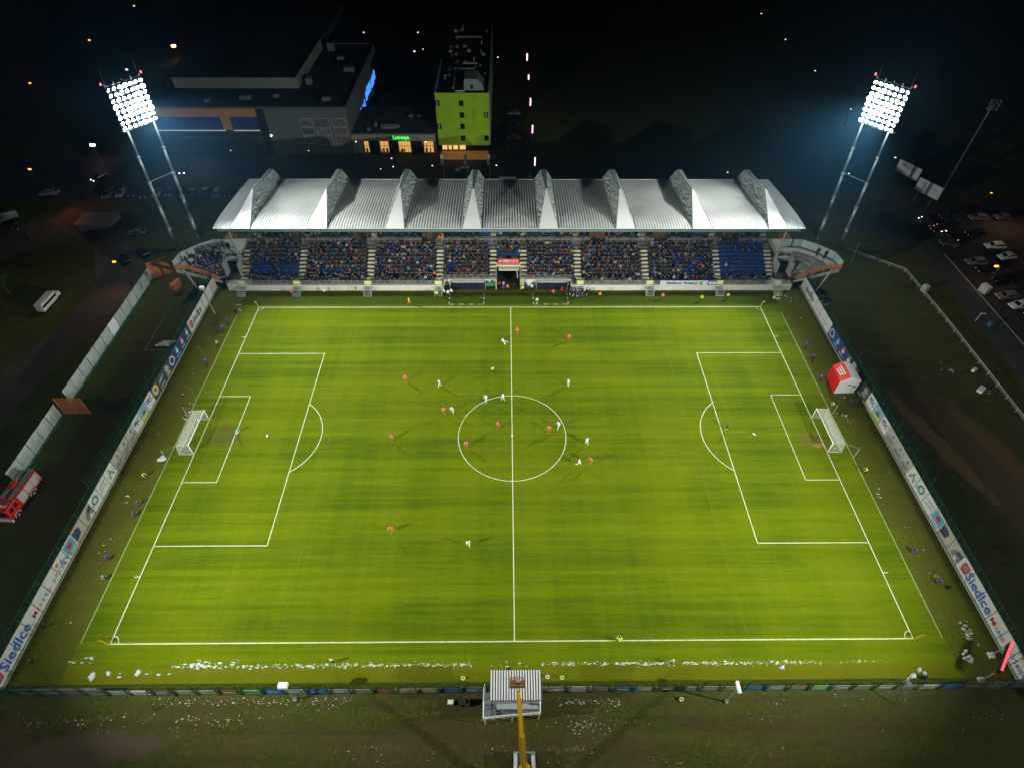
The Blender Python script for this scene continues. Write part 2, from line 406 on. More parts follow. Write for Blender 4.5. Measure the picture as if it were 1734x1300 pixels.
for s, w in ((-1, 'left'), (1, 'right')):
    mast(s * 75.6, 57.2, -s * .8, -.6, 29.0, 3.2, f'tall twin-pole floodlight mast behind the {w} end of the grandstand', None,
         [(s * -8, -16, 27, 78, 1.0), (s * 8, 46, 7, 46, 1.0), (s * 22, 64, 6 if s > 0 else 4, 36, 1.0)])
    mast(s * 80.0, -56, -s * .8, .6, 37.0, 2.0, f'tall twin-pole floodlight mast near the {w} corner of the boarded near side', None,
         [(s * -4, 10, 36, 78, 1.0)])

# ------------------------------------------------------------------ grandstand
GS = thing('grandstand', 'long grandstand with eight white roof fins and blue seats behind the far touchline', 'grandstand', (0, 39.6, 0))
SY, SZ = .8, .45
def row(i): return 42 + SY * i, 1.6 + SZ * i     # tread front y, tread z
NL = 9
AZ = 5.62; UY = 51.2
XL, XR = -58.0, 57.3
def profile(i0, i1, back):
    p = [(row(i0)[0], 0 if i0 == 0 else row(i0)[1] - .3)]
    for i in range(i0, i1):
        y, z = row(i); p += [(y, z), (y + SY, z)]
    return p + [(back, row(i1 - 1)[1]), (back, 0 if i0 == 0 else row(i0)[1] - .3)]
yb = row(NL)[0]
m = MB(); m.prism(profile(0, NL, yb), XL, -2.95); m.prism(profile(0, NL, yb), 2.05, XR)
m.prism(profile(4, NL, yb), -2.95, 2.05)
m.box(XL, yb, 0, XR, UY, AZ)          # cross aisle
UZ = 5.9
up = [(UY, 0)]
for i in range(4): up += [(UY + .8 * i, UZ + .45 * i), (UY + .8 * i + .8, UZ + .45 * i)]
up += [(UY + 3.2, UZ + 1.8), (58, UZ + 1.8), (58, 0)]
m.prism(up, XL, XR)
m.build('terrace', CONCD, GS, kind=None)
w = MB()
for a, b in ((-60.4, -14.6), (13.2, 60.6)): w.box(a, 39.6, 0, b, 39.85, 1.42)
w.box(-14.6, 41.35, 0, -3.1, 41.6, 1.62); w.box(2.2, 41.35, 0, 13.2, 41.6, 1.62)
w.box(-14.6, 39.6, 0, -14.4, 41.35, 1.42); w.box(13.0, 39.6, 0, 13.2, 41.35, 1.42)
w.build('front_wall', mm('cream_wall', (.70, .68, .58), .7, nz=(.6, .35, (.5, .48, .38))), GS)
w = MB()
for a, b in ((-60.4, -14.6), (13.2, 60.6)): w.box(a, 39.86, 1.2, b, 42, 1.40)
w.box(-14.6, 41.61, 1.3, -3.0, 42, 1.6); w.box(2.1, 41.61, 1.3, 13.2, 42, 1.6); w.build('front_walkway', CONC, GS)
bw = MB(); bw.box(-58, 58, 0, 57.3, 58.3, 11); bw.build('rear_wall', mm('rear_wall_grey', (.25, .26, .25), .8), GS)

# seats: blue shells on every tread, away from the stair aisles
STAIRS = [-57.2, -44.9, -30.2, -15.3, -3.75, 2.85, 14.6, 29.3, 44.9, 56.4]
def on_stair(x, w=.95): return any(abs(x - s) < w for s in STAIRS)
def gapx(x, i): return (-3.0 < x < 2.1 and i < 5)
DOORS = [(-49.8, -45.5), (-34.8, -31.2), (-19.5, -16.2), (17.5, 21.0), (31.5, 34.8), (46.3, 50.4)]
SEATS = []
for i in range(NL):
    y, z = row(i); x = XL + .4
    while x < XR - .3:
        if not on_stair(x) and not gapx(x, i): SEATS.append((x, y, z, i))
        x += .5
for i in range(4):
    x = XL + 3.4
    while x < XR - .3:
        if not on_stair(x, .8) and not any(a < x < b for a, b in DOORS): SEATS.append((x, UY + .8 * i, UZ + .45 * i, 10 + i))
        x += .5
s = MB()
for x, y, z, i in SEATS:
    s.box(x - .21, y + .28, z + .30, x + .21, y + .62, z + .40); s.add([(x - .21, y + .62, z + .38), (x + .21, y + .62, z + .38), (x + .2, y + .74, z + .72), (x - .2, y + .74, z + .72)], [(0, 1, 2, 3)])
s.build('seat_rows', SEATB, GS, kind='stuff')
stm = mm('pale_stair_concrete', (.62, .58, .42), .8, nz=(3., .4, (.42, .39, .28)))
for sx in STAIRS:
    m = MB()
    for i in range(NL - 1):
        y, z = row(i); m.box(sx - .72, y - .4, z - .15, sx + .72, y, z + .23)
        m.box(sx - .72, y + .02, z, sx + .72, y + .40, z + .02)
    m.build('stairway', [stm], GS)
    m = MB()
    for i in range(3): m.box(sx - .6, UY - .4 + .8 * i, UZ - .5 + .45 * i, sx + .6, UY + .8 * i, UZ - .2 + .45 * i)
    m.build('stairway', [stm], GS)
brown = mm('brown_door_recess', (.10, .048, .025), .7, nz=(1., .5, (.06, .03, .02)))
for a, b in DOORS:
    m = MB(); m.box(a, UY - .02, AZ + .01, b, 54.6, UZ + 1.4); m.build('doorway', brown, GS)

def railing(mb, pts, h=1.05, step=1.3, bars=3, r=.035):
    for (a, b) in zip(pts[:-1], pts[1:]):
        a, b = Vector(a), Vector(b); n = max(1, round((b - a).length / step))
        for k in range(bars): mb.bar(a + Vector((0, 0, h * (k + 1) / bars)), b + Vector((0, 0, h * (k + 1) / bars)), r, n=4, cap=False)
        for i in range(n + 1): p = a.lerp(b, i / n); mb.bar(p, p + Vector((0, 0, h)), r * 1.1, n=4, cap=False)
RAIL = mm('railing_steel', (.45, .47, .42), .5, .3)
GATES = [-57.2, -45.5, -30.4, -15.4, 14.9, 29.8, 44.85, 57.3]
m = MB(); e = [-60.4] + GATES
xs = []
for a, b in ((-60.4, GATES[0]), (GATES[0], GATES[1]), (GATES[1], GATES[2]), (GATES[2], GATES[3]), (GATES[4], GATES[5]), (GATES[5], GATES[6]), (GATES[6], GATES[7]), (GATES[7], 60.6)):
    m = MB(); railing(m, [(a + (.8 if a in GATES else 0), 39.75, 1.42), (b - (.8 if b in GATES else 0), 39.75, 1.42)], 1.1); m.build('front_railing', RAIL, GS)
for a, b in ((-14.5, -3.1), (2.2, 13.1)):
    m = MB(); railing(m, [(a, 41.45, 1.6), (b, 41.45, 1.6)], 1.1); m.build('front_railing', RAIL, GS)
for a, b in zip([XL] + [d[1] for d in DOORS], [d[0] for d in DOORS] + [XR]):
    m = MB(); railing(m, [(a, 49.35, AZ), (b, 49.35, AZ)], 1.05, 1.2, 3, .045); m.build('aisle_railing', RAIL, GS)
for gx in GATES:                             # yellow gate and a steel stair down to the grass
    m = MB(); m.box(gx - .75, 39.68, 1.55, gx + .75, 39.8, 2.5); m.m = 1; m.box(gx - .55, 39.60, 1.95, gx + .55, 39.67, 2.2)
    gt = m.build('yellow_gate', [YGATE, WHITE], GS)
    m = MB()
    for k in range(6): m.box(gx - .75, 39.55 - .33 * (k + 1), 1.35 - .23 * (k + 1), gx + .75, 39.55 - .33 * k - .06, 1.35 - .23 * (k + 1) + .05)
    for q in (-.8, .8):
        m.bar((gx + q, 39.5, 1.3), (gx + q, 37.5, .05), .05, n=4); m.bar((gx + q, 39.5, 2.3), (gx + q, 37.5, 1.1), .03, n=4)
        m.bar((gx + q, 37.5, 0), (gx + q, 37.5, 1.1), .03, n=4); m.bar((gx + q, 38.5, .6), (gx + q, 38.5, 1.7), .03, n=4)
    m.build('steel_stair', STEEL, GS)
# tunnel
for a, b in ((-3.2, -2.96), (2.06, 2.3)): m = MB(); m.box(a, 39.9, 0, b, 44.6, 2.9); m.build('tunnel_wall', mm('tunnel_wall', (.42, .40, .33), .8), GS)
m = MB(); m.box(-2.95, 39.9, .004, 2.05, 50, .05); m.m = 1; m.box(-2.95, 47, 0, 2.05, 47.2, 3.2); m.build('tunnel_floor', [mm('tunnel_floor', (.05, .03, .02), .9), BLACK], GS)
m = MB(); m.box(-3.2, 44.2, 2.9, 2.3, 45.2, 3.25); m.box(-2.6, 43.2, 2.55, 1.9, 44.1, 2.8); m.bar((1.4, 43.5, 2.7), (1.6, 43.0, .8), .12, n=6); m.build('tunnel_canopy', mm('canvas', (.72, .68, .5), .8), GS)
tb = thing('banner', 'red banner with white town name over the players tunnel', 'banner', (-.4, 44, 3.9))
m = MB(); m.box(-2.75, 43.95, 3.85, 1.95, 44.02, 5.1); m.build('cloth', REDC, tb)
text('SIEDLCE', .95, WHITE, tb, (-.4, 43.93, 4.48), (R(90), 0, 0), .78)
for q in (-2.2, 1.4):
    m = MB(); m.add([(q + a, 43.93, 4.5 + b) for a, b in circ(0, 0, .32, 10)], [tuple(range(10))]); m.build('emblem', mm('emblem_gold', (.75, .45, .12), .6), tb)

# roof
ends = 60.9; FX = [-55.33, -39.6, -23.75, -7.95, 7.8, 23.7, 39.5, 55.32]
ROOFL = [(44.0, 12.40), (46., 12.52), (49., 12.50), (53., 12.25), (58., 11.8), (63., 11.28), (67.6, 10.75)]
def corr(x0, x1):
    """corrugated sheet: real ribs following the slightly arched line of the roof"""
    line = ROOFL
    n = max(1, round((x1 - x0) / .58)); d = (x1 - x0) / n; xs = []
    for i in range(n):
        a = x0 + d * i; xs += [(a, 0), (a + d * .60, 0), (a + d * .68, .09), (a + d * .92, .09)]
    xs.append((x1, 0)); m = MB(); V = []; F = []
    for y, z in line: V += [(x, y, z + h) for x, h in xs]
    k = len(xs)
    for j in range(len(line) - 1):
        for i in range(k - 1): F.append((j * k + i, j * k + i + 1, (j + 1) * k + i + 1, (j + 1) * k + i))
    m.add(V, F); return m
edges = [-ends] + [v for f in FX for v in (f - 1.9, f + 1.9)] + [ends]
for a, b in zip(edges[0::2], edges[1::2]): corr(a, b).build('roof_sheet', ROOFM, GS)
m = MB()
for a, b in zip(ROOFL[:-1], ROOFL[1:]):
    m.add([(-ends, a[0], a[1] - .05), (ends, a[0], a[1] - .05), (ends, b[0], b[1] - .05), (-ends, b[0], b[1] - .05)], [(0, 3, 2, 1)])
m.build('roof_lining', mm('roof_lining', (.25, .26, .25), .8), GS)
m = MB(); m.box(-ends + .8, 43.8, 11.85, ends - .8, 44.02, 12.30); m.build('front_fascia', TEALST, GS)
m = MB(); m.bar((-ends, 44, 12.45), (ends, 44, 12.45), .07); m.bar((-ends, 67.6, 10.8), (ends, 67.6, 10.8), .09)
for s_ in (-1, 1):
    for (a, b) in zip(ROOFL[:-1], ROOFL[1:]): m.bar((s_ * ends, a[0], a[1] + .06), (s_ * ends, b[0], b[1] + .06), .09)
m.build('roof_edge_trim', mm('pale_trim', (.7, .7, .68), .5), GS)
for fx in FX:
    A, B = (fx - 1.95, 43.95, 12.47), (fx + 1.95, 43.95, 12.47)
    P1, P2 = (fx - .14, 55.5, 15.0), (fx + .14, 55.5, 15.0)
    Q1, Q2 = (fx - .55, 67.9, 13.1), (fx + .55, 67.9, 13.1)
    K1, K2 = (fx - 2.0, 67.7, 10.9), (fx + 2.0, 67.7, 10.9)
    fin = MB(); fin.sheet([A, B, P2, P1], .08, (0, -.2, 1)); fin.bar((fx - .9, 49.2, 13.62), (fx + .9, 49.2, 13.62), .025, n=4)
    f = fin.build('roof_fin', FINW, GS)
    r_ = MB(); r_.sheet([P1, P2, Q2, Q1], .08, (0, .15, 1)); r_.build('fin_ridge', mm('fin_ridge_grey', (.33, .38, .36), .5, .2), f)
    for sg, (a, p, q, kx) in ((-1, (A, P1, Q1, K1)), (1, (B, P2, Q2, K2))):
        N = 15; V = []; F = []; rr = random.Random(int(fx * 10) + sg)
        for i in range(N + 1):
            t = i / N; lo = Vector(a).lerp(Vector(kx), t); lo.z = max(lo.z, np.interp(lo.y, [q_[0] for q_ in ROOFL], [q_[1] for q_ in ROOFL]) + .02)
            tp = Vector(p) if lo.y < 44 else (Vector(a).lerp(Vector(p), min(1, t / .49)) if t < .49 else Vector(p).lerp(Vector(q), (t - .49) / .51))
            for j in range(6):
                P = lo.lerp(tp, j / 5)
                if 0 < j < 5 and 0 < i < N: P.x += -sg * (.02 + .42 * rr.random())
                V.append(P)
        for i in range(N):
            for j in range(5): F.append((i * 6 + j, (i + 1) * 6 + j, (i + 1) * 6 + j + 1, i * 6 + j + 1))
        s_ = MB(); s_.add(V, F); s_.build('fin_membrane', FABRIC, f)
        e_ = MB(); e_.bar(a, p, .09, n=5); e_.bar(p, q, .12, n=5); e_.bar(kx, q, .11, n=5); e_.bar(a, kx, .12, n=5); e_.build('fin_frame', TEALST, f)
    bk = MB(); bk.quad(K1, K2, Q2, Q1); bk.build('fin_back', FABRIC, f)
for cx_ in (-57.6, -39.6, -23.75, -7.95, 7.8, 23.7, 39.5, 56.9):
    m = MB(); m.bar((cx_, 57.9, 0), (cx_, 57.9, 11.8), .3, n=8); m.bar((cx_, 57.9, 10.4), (cx_, 44.6, 12.2), .18, .1, n=6); m.bar((cx_, 57.9, 7.5), (cx_, 50, 11.8), .12, n=6); m.build('roof_support', STEEL, GS)
for cx_ in (-58.2, 57.6): m = MB(); m.bar((cx_, 44.6, 1.5), (cx_, 44.6, 12.2), .17, n=8); m.build('front_column', STEEL, GS)

# corner wings (mirrored): stepped terrace, parapet glazing, orange railing, vomitory
def wing(s):
    mx = (lambda p: (p[0], p[1])) if s > 0 else (lambda p: (-p[0] - .4, p[1]))
    W = lambda x, y, z: (*mx((x, y)), z)
    t = props(bpy.data.objects.new('corner_wing', None)); col.objects.link(t); t.parent = GS; t.location = (0, 0, 0)
    outer = [(68.9, 39.1), (68.6, 42.3), (66.1, 45.1), (63.2, 47.2), (59.6, 47.4)]
    wi = [(66.7, 40.2), (66.4, 41.7), (64.7, 43.6), (62.6, 45.2), (60.9, 45.4)]
    inn = [(61.9, 41.2), (61.75, 41.3), (61.5, 41.4), (61.2, 41.5), (60.9, 41.6)]
    def fix(mb):
        if s < 0: mb.f = [tuple(reversed(f)) for f in mb.f]
        return mb
    m = MB(); N = 9
    for k in range(4): m.sheet([W(*outer[k], 5.7), W(*outer[k + 1], 5.7), W(*wi[k + 1], 5.7), W(*wi[k], 5.7)], .3, (0, 0, 1))
    fix(m).build('upper_walkway', CONC, t)
    m = MB()
    for j in range(N):
        a, b = j / N, (j + 1) / N; z = 6 - (j + 1) * (6 - 1.7) / N
        A = [Vector(p).lerp(Vector(q), a) for p, q in zip(wi, inn)]; B = [Vector(p).lerp(Vector(q), b) for p, q in zip(wi, inn)]
        for k in range(4):
            m.add([W(*A[k], z), W(*A[k + 1], z), W(*B[k + 1], z), W(*B[k], z)], [(0, 1, 2, 3)])
            m.add([W(*A[k], z), W(*A[k + 1], z), W(*A[k + 1], z + .478), W(*A[k], z + .478)], [(0, 1, 2, 3)])
    m.add([W(68.9, 39.1, 5.7), W(66.7, 40.2, 5.7), W(66.7, 40.2, 6.0), W(68.9, 39.1, 6.0)], [(0, 1, 2, 3)])
    m.add([W(66.7, 40.2, 5.2), W(61.9, 41.2, 1.3), W(61.9, 41.2, 1.75), W(66.7, 40.2, 6.0)], [(0, 1, 2, 3)])
    fix(m).build('stepped_terrace', CONCD, t)
    m = MB(); m.sheet([W(68.9, 39.05, 5.15), W(61.6, 41.1, .9), W(61.6, 41.1, 1.4), W(68.9, 39.05, 5.9)], .25, (0, 1, 0)); fix(m).build('sloping_edge_beam', CONC, t)
    for k in range(4):
        a, b = Vector(outer[k]), Vector(outer[k + 1]); n = max(1, round((b - a).length / 3.2))
        for i in range(n):
            p, q = a.lerp(b, i / n), a.lerp(b, (i + 1) / n); m = MB(); m.sheet([W(*p, 6.1), W(*q, 6.1), W(*q, 7.8), W(*p, 7.8)], .05, (0, 1, 0)); fix(m).build('parapet_panel', mm('parapet_panel', (.42, .48, .50), .35, .1, .5), t)
            m = MB(); m.bar(W(*p, 5.8), W(*p, 7.95), .06, n=5); m.bar(W(*p, 7.85), W(*q, 7.85), .04, n=5); m.build('parapet_post', DSTEEL, t)
    m = MB(); P = [W(68.9, 39.0, 5.95), W(66.6, 39.7, 5.4), W(64.2, 40.4, 3.7), W(61.8, 41.0, 1.7)]; railing(m, P, 1.15, .8, 2, .05)
    m.build('orange_railing', ORANGE, t)
    for k in range(3):
        m = MB(); a, b = Vector(P[k]), Vector(P[k + 1]); m.add([a + Vector((0, .03, .1)), b + Vector((0, .03, .1)), b + Vector((0, .03, 1.1)), a + Vector((0, .03, 1.1))], [(0, 1, 2, 3)]); m.build('orange_mesh_panel', NETO, t)
    for a, b in ((W(67.8, 39.7, 5.6), W(65.0, 37.9, .1)), (W(64.6, 40.6, 3.6), W(63.6, 39.4, 0)), (W(67.8, 42.5, 5.7), W(67.8, 42.5, 0)), (W(64.5, 45.4, 5.7), W(64.5, 45.4, 0)), (W(61.5, 46.6, 5.7), W(61.5, 46.6, 0))):
        m = MB(); m.bar(a, b, .22, n=7); m.build('support_strut', CONC, t)
    m = MB(); m.box(*W(57.7, 41.6, 1.5), *W(60.7, 45.4, 1.62)); m.m = 1
    m.box(*W(57.75, 44.9, 1.62), *W(60.65, 45.4, 4.0)); m.m = 2
    for xx in (57.62, 60.72): m.box(*W(xx - .07, 42.2, 1.6), *W(xx + .07, 45.6, 4.9))
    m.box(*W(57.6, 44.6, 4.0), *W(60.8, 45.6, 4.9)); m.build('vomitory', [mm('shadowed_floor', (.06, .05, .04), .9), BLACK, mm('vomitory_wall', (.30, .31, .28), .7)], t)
    m = MB(); railing(m, [W(60.8, 42.2, 4.0), W(60.8, 45.6, 4.9), W(57.7, 45.6, 4.9)], 1.0, 1.0, 3, .03); railing(m, [W(57.6, 42.2, 3.2), W(57.6, 45.6, 4.9)], 1.0, 1.0, 3, .03); m.build('vomitory_railing', RAIL, t)
    m = MB(); m.box(*W(57.4, 45.6, 5.4), *W(61.4, 50.5, 5.85)); m.build('rear_landing', CONC, t)
    m = MB(); railing(m, [W(59.6, 50.4, 5.85), W(61.3, 50.4, 5.85), W(61.3, 47.4, 5.85)], 1.3, .8, 3, .05); m.build('orange_railing', ORANGE, t)
    if s < 0:
        m = MB()
        for j in range(7):
            z = 6 - (j + 2) * 4.3 / 9
            for k in (2, 3):
                a, b = (j + 1.0) / 9, (j + 1.9) / 9; A = [Vector(wi[q]).lerp(Vector(inn[q]), (a + b) / 2) for q in (k, k + 1)]
                n = max(1, int((A[1] - A[0]).length / .5))
                for i in range(n):
                    p = A[0].lerp(A[1], (i + .5) / n); c = W(*p, z); m.box(c[0] - .2, c[1] - .15, z + .3, c[0] + .2, c[1] + .15, z + .42); m.box(c[0] - .2, c[1] + .12, z + .4, c[0] + .2, c[1] + .17, z + .72)
        m.build('seat_rows', SEATB, t, kind='stuff')
    else:
        m = MB(); rr = random.Random(3)
        for q in range(26):
            k = rr.choice((0, 1, 2, 3)); j = rr.randint(0, 5); b = (j + .55) / 9; f = rr.random(); A = [Vector(wi[v]).lerp(Vector(inn[v]), b) for v in (k, k + 1)]; p = A[0].lerp(A[1], f); z = 6 - (j + 1) * 4.3 / 9
            c = W(*p, z); m.sheet([(c[0] + .3 * a, c[1] + .12 * b2, z + .01) for a, b2 in circ(0, 0, 1, 6)], .05, (0, 0, 1))
        m.build('snow_remnant', SNOW, t, kind='stuff')
wing(-1); wing(1)

# dugouts
def dugout(x0, x1, label):
    t = thing('dugout', label, 'dugout', ((x0 + x1) / 2, 39.6, 0), 'team dugouts')
    m = MB(); m.box(x0, 41.0, 0, x1, 41.3, 1.5); m.box(x0, 40.95, 1.50, x1, 41.3, 1.56); m.build('shelter', mm('clear_shelter', (.40, .44, .42), .3), t)
    m = MB(); m.box(x0 + .2, 40.4, .1, x1 - .2, 40.95, .45); m.box(x0 + .2, 40.95, .45, x1 - .2, 40.99, .95); m.build('bench', mm('navy_seat', (.02, .03, .09), .6), t)
    for xx in (x0, x1):
        m = MB(); m.box(xx - .04, 40.0, 0, xx + .04, 41.3, 1.5); m.build('side_panel', mm('side_panel', (.35, .38, .36), .4), t)
    m = MB(); m.box(x0 - .2, 39.3, 0, x1 + .2, 40.0, .05); m.build('kerb_mat', mm('brown_mat', (.12, .07, .04), .9), t)
dugout(-12.9, -5.4, 'dugout full of seated staff to the left of the players tunnel')
dugout(5.6, 12.4, 'dugout full of seated staff to the right of the players tunnel')

# fan banner on the railing
bn = thing('banner', 'long pale banner with gothic lettering hung on the front railing', 'banner', (38, 39.55, 1.5))
m = MB(); N = 24
V = []; F = []
for i in range(N + 1):
    x = 32.0 + 10.2 * i / N; yy = 39.52 + .05 * math.sin(i * 1.7); V += [(x, yy, 1.45), (x, yy, 2.62)]
F = [(2 * i, 2 * i + 2, 2 * i + 3, 2 * i + 1) for i in range(N)]
m.add(V, F); m.build('cloth', mm('pale_blue_cloth', (.62, .65, .80), .8, nz=(.8, .4, (.5, .52, .72))), bn)
text('Siedleccy  Fanatycy', .86, mm('ink', (.02, .02, .05), .7), bn, (36.7, 39.44, 2.05), (R(90), 0, 0), .98)
m = MB(); m.sheet([(40.9 + .5 * a, 39.45, 2.0 + .5 * b) for a, b in circ(0, 0, 1, 10)], .02, (0, -1, 0)); m.build('emblem', mm('emblem_green', (.08, .45, .10), .6), bn)
m = MB(); m.sheet([(41.35 + .25 * a, 39.44, 2.05 + .5 * b) for a, b in circ(0, 0, 1, 10)], .02, (0, -1, 0)); m.build('emblem', WHITE, bn)
bn2 = thing('banner', 'small blue and white flag hung beside the long pale banner', 'banner', (43.2, 39.55, 1.5))
m = MB(); m.box(42.3, 39.50, 1.5, 44.0, 39.54, 2.6); m.build('cloth', mm('blue_cloth', (.04, .09, .5), .8), bn2)
m = MB(); m.box(42.45, 39.46, 1.75, 43.95, 39.495, 2.35); m.build('white_stripe', WHITE, bn2)
text('F.S.', .5, mm('blue_cloth', (.04, .09, .5), .8), bn2, (43.2, 39.44, 2.05), (R(90), 0, 0))

# ------------------------------------------------------------------ goals, flags, balls
def goal(s):
    t = thing('goal', f'white football goal at the {"left" if s < 0 else "right"} end of the pitch', 'goal', (s * 52.5, 0, 0), 'goals')
    for y in (-3.72, 3.72):
        m = MB(); m.bar((s * 52.5, y, 0), (s * 52.5, y, 2.5), .075, n=8); m.build('post', WHITE, t, smooth=True)
    m = MB(); m.bar((s * 52.5, -3.8, 2.5), (s * 52.5, 3.8, 2.5), .075, n=8); m.build('crossbar', WHITE, t, smooth=True)
    m = MB()
    for y in (-3.72, 3.72):
        m.bar((s * 52.5, y, 2.5), (s * 54.5, y, 2.42), .03, n=5); m.bar((s * 54.5, y, 2.42), (s * 54.9, y, 0), .03, n=5); m.bar((s * 52.5, y, .04), (s * 54.9, y, .04), .03, n=5)
        m.bar((s * 56.6, y * 1.25, 0), (s * 56.6, y * 1.25, 2.3), .035, n=5); m.bar((s * 56.6, y * 1.25, 2.2), (s * 54.5, y, 2.42), .012, n=4)
    m.bar((s * 54.9, -3.72, .04), (s * 54.9, 3.72, .04), .03, n=5)
    m.build('net_support', mm('grey_tube', (.6, .6, .55), .5), t)
    T = [(s * 52.5, 2.5), (s * 54.5, 2.42), (s * 54.9, .02)]
    m = MB(); y0, y1 = -3.72, 3.72
    m.quad(*[(x, y, z) for x, y, z in ((T[0][0], y0, 2.5), (T[0][0], y1, 2.5), (T[1][0], y1, 2.42), (T[1][0], y0, 2.42))])
    m.quad((T[1][0], y0, 2.42), (T[1][0], y1, 2.42), (T[2][0], y1, .02), (T[2][0], y0, .02))
    for y in (y0, y1): m.quad((T[0][0], y, .02), (T[0][0], y, 2.5), (T[1][0], y, 2.42), (T[2][0], y, .02))
    m.build('net', NETW, t)
    c = MB()
    for i in range(0, 31): y = y0 + (y1 - y0) * i / 30; c.bar((T[0][0], y, 2.51), (T[1][0], y, 2.43), .008, n=3, cap=False); c.bar((T[1][0], y, 2.43), (T[2][0], y, .02), .008, n=3, cap=False)
    for i in range(1, 9): x = T[0][0] + s * 2. * i / 8; c.bar((x, y0, 2.51 - .01 * i), (x, y1, 2.51 - .01 * i), .008, n=3, cap=False)
    c.build('net_cords', WHITE, t, kind='stuff')
goal(-1); goal(1)
for s in (-1, 1):
    t = thing('corner_flag', f'yellow corner flag pole with a red flag at the near {"left" if s < 0 else "right"} corner', 'flag', (s * 52.6, -34.1, 0), 'corner flags')
    m = MB(); m.bar((s * 52.6, -34.1, 0), (s * 53.0, -34.1, 1.55), .04, n=6); m.build('pole', mm('yellow_pole', (.8, .55, .05), .5), t)
    m = MB(); m.sheet([(s * 53.0, -34.1, 1.6), (s * 53.5, -34.05, 1.5), (s * 53.4, -34.1, 1.2), (s * 52.93, -34.1, 1.2)], .02, (0, 1, 0)); m.build('flag_cloth', mm('orange_red_cloth', (.75, .12, .03), .7), t)
    t = thing('corner_flag', f'yellow corner flag pole at the far {"left" if s < 0 else "right"} corner below the stand', 'flag', (s * 52.6, 34.1, 0), 'corner flags')
    m = MB(); m.bar((s * 52.6, 34.1, 0), (s * 52.75, 34.1, 1.5), .04, n=6); m.build('pole', mm('yellow_pole', (.8, .55, .05), .5), t)
    m = MB(); m.sheet([(s * 52.75, 34.1, 1.5), (s * 53.1, 34.1, 1.42), (s * 53.08, 34.1, 1.15), (s * 52.72, 34.1, 1.15)], .02, (0, 1, 0)); m.build('flag_cloth', mm('yellow_cloth', (.8, .6, .05), .7), t)
bm = bmesh.new(); bmesh.ops.create_icosphere(bm, subdivisions=2, radius=.16); me = bpy.data.meshes.new('football'); bm.to_mesh(me); bm.free(); me.materials.append(WHITE)
for x, y, lb in ((41.2, .15, 'white football on the right penalty spot'), (-41.5, .1, 'white football on the left penalty spot'), (-1.2, 22.6, 'white football beside the sliding white player near the halfway line')):
    o = bpy.data.objects.new('football', me); col.objects.link(o); o.location = (x, y, .16); props(o, lb, 'ball')

# ------------------------------------------------------------------ hoardings on the side fences
C = dict(white=(.74, .75, .70), navy=(.012, .03, .16), blue=(.01, .13, .50), cyan=(.05, .42, .62), red=(.6, .04, .03), orange=(.75, .18, .05), green=(.25, .55, .06),
         beige=(.50, .47, .36), grey=(.20, .22, .22), dark=(.04, .05, .06), khaki=(.32, .35, .24), dgreen=(.02, .28, .10), sky=(.25, .5, .65), yellow=(.75, .55, .08), purple=(.10, .09, .42), lime=(.15, .55, .2), brown=(.18, .09, .05))
def cm(k): return mm('print_' + k, tuple(v * .72 + .02 for v in C[k]), .6, nz=(.9, .35))
class PL:                                    # drawing plane of one panel
    def __init__(s, t, O, U, N, w, h): s.t = t; s.O = Vector(O); s.U = Vector(U); s.N = Vector(N); s.w = w; s.h = h; s.k = 0
    def p(s, u, v, d=0): return s.O + s.U * (u * s.w) + Vector((0, 0, v * s.h)) + s.N * d
    def poly(s, pts, c, name='print'):
        s.k += 1; m = MB(); m.add([s.p(u, v, .05 + .006 * s.k) for u, v in pts], [tuple(range(len(pts)))]); return m.build(name, cm(c), s.t)
    def disc(s, u, v, r, c, k=12): s.poly([(u + r * math.cos(a) * s.h / s.w, v + r * math.sin(a)) for a in [2 * math.pi * i / k for i in range(k)]], c)
    def rect(s, u0, v0, u1, v1, c): s.poly([(u0, v0), (u1, v0), (u1, v1), (u0, v1)], c)
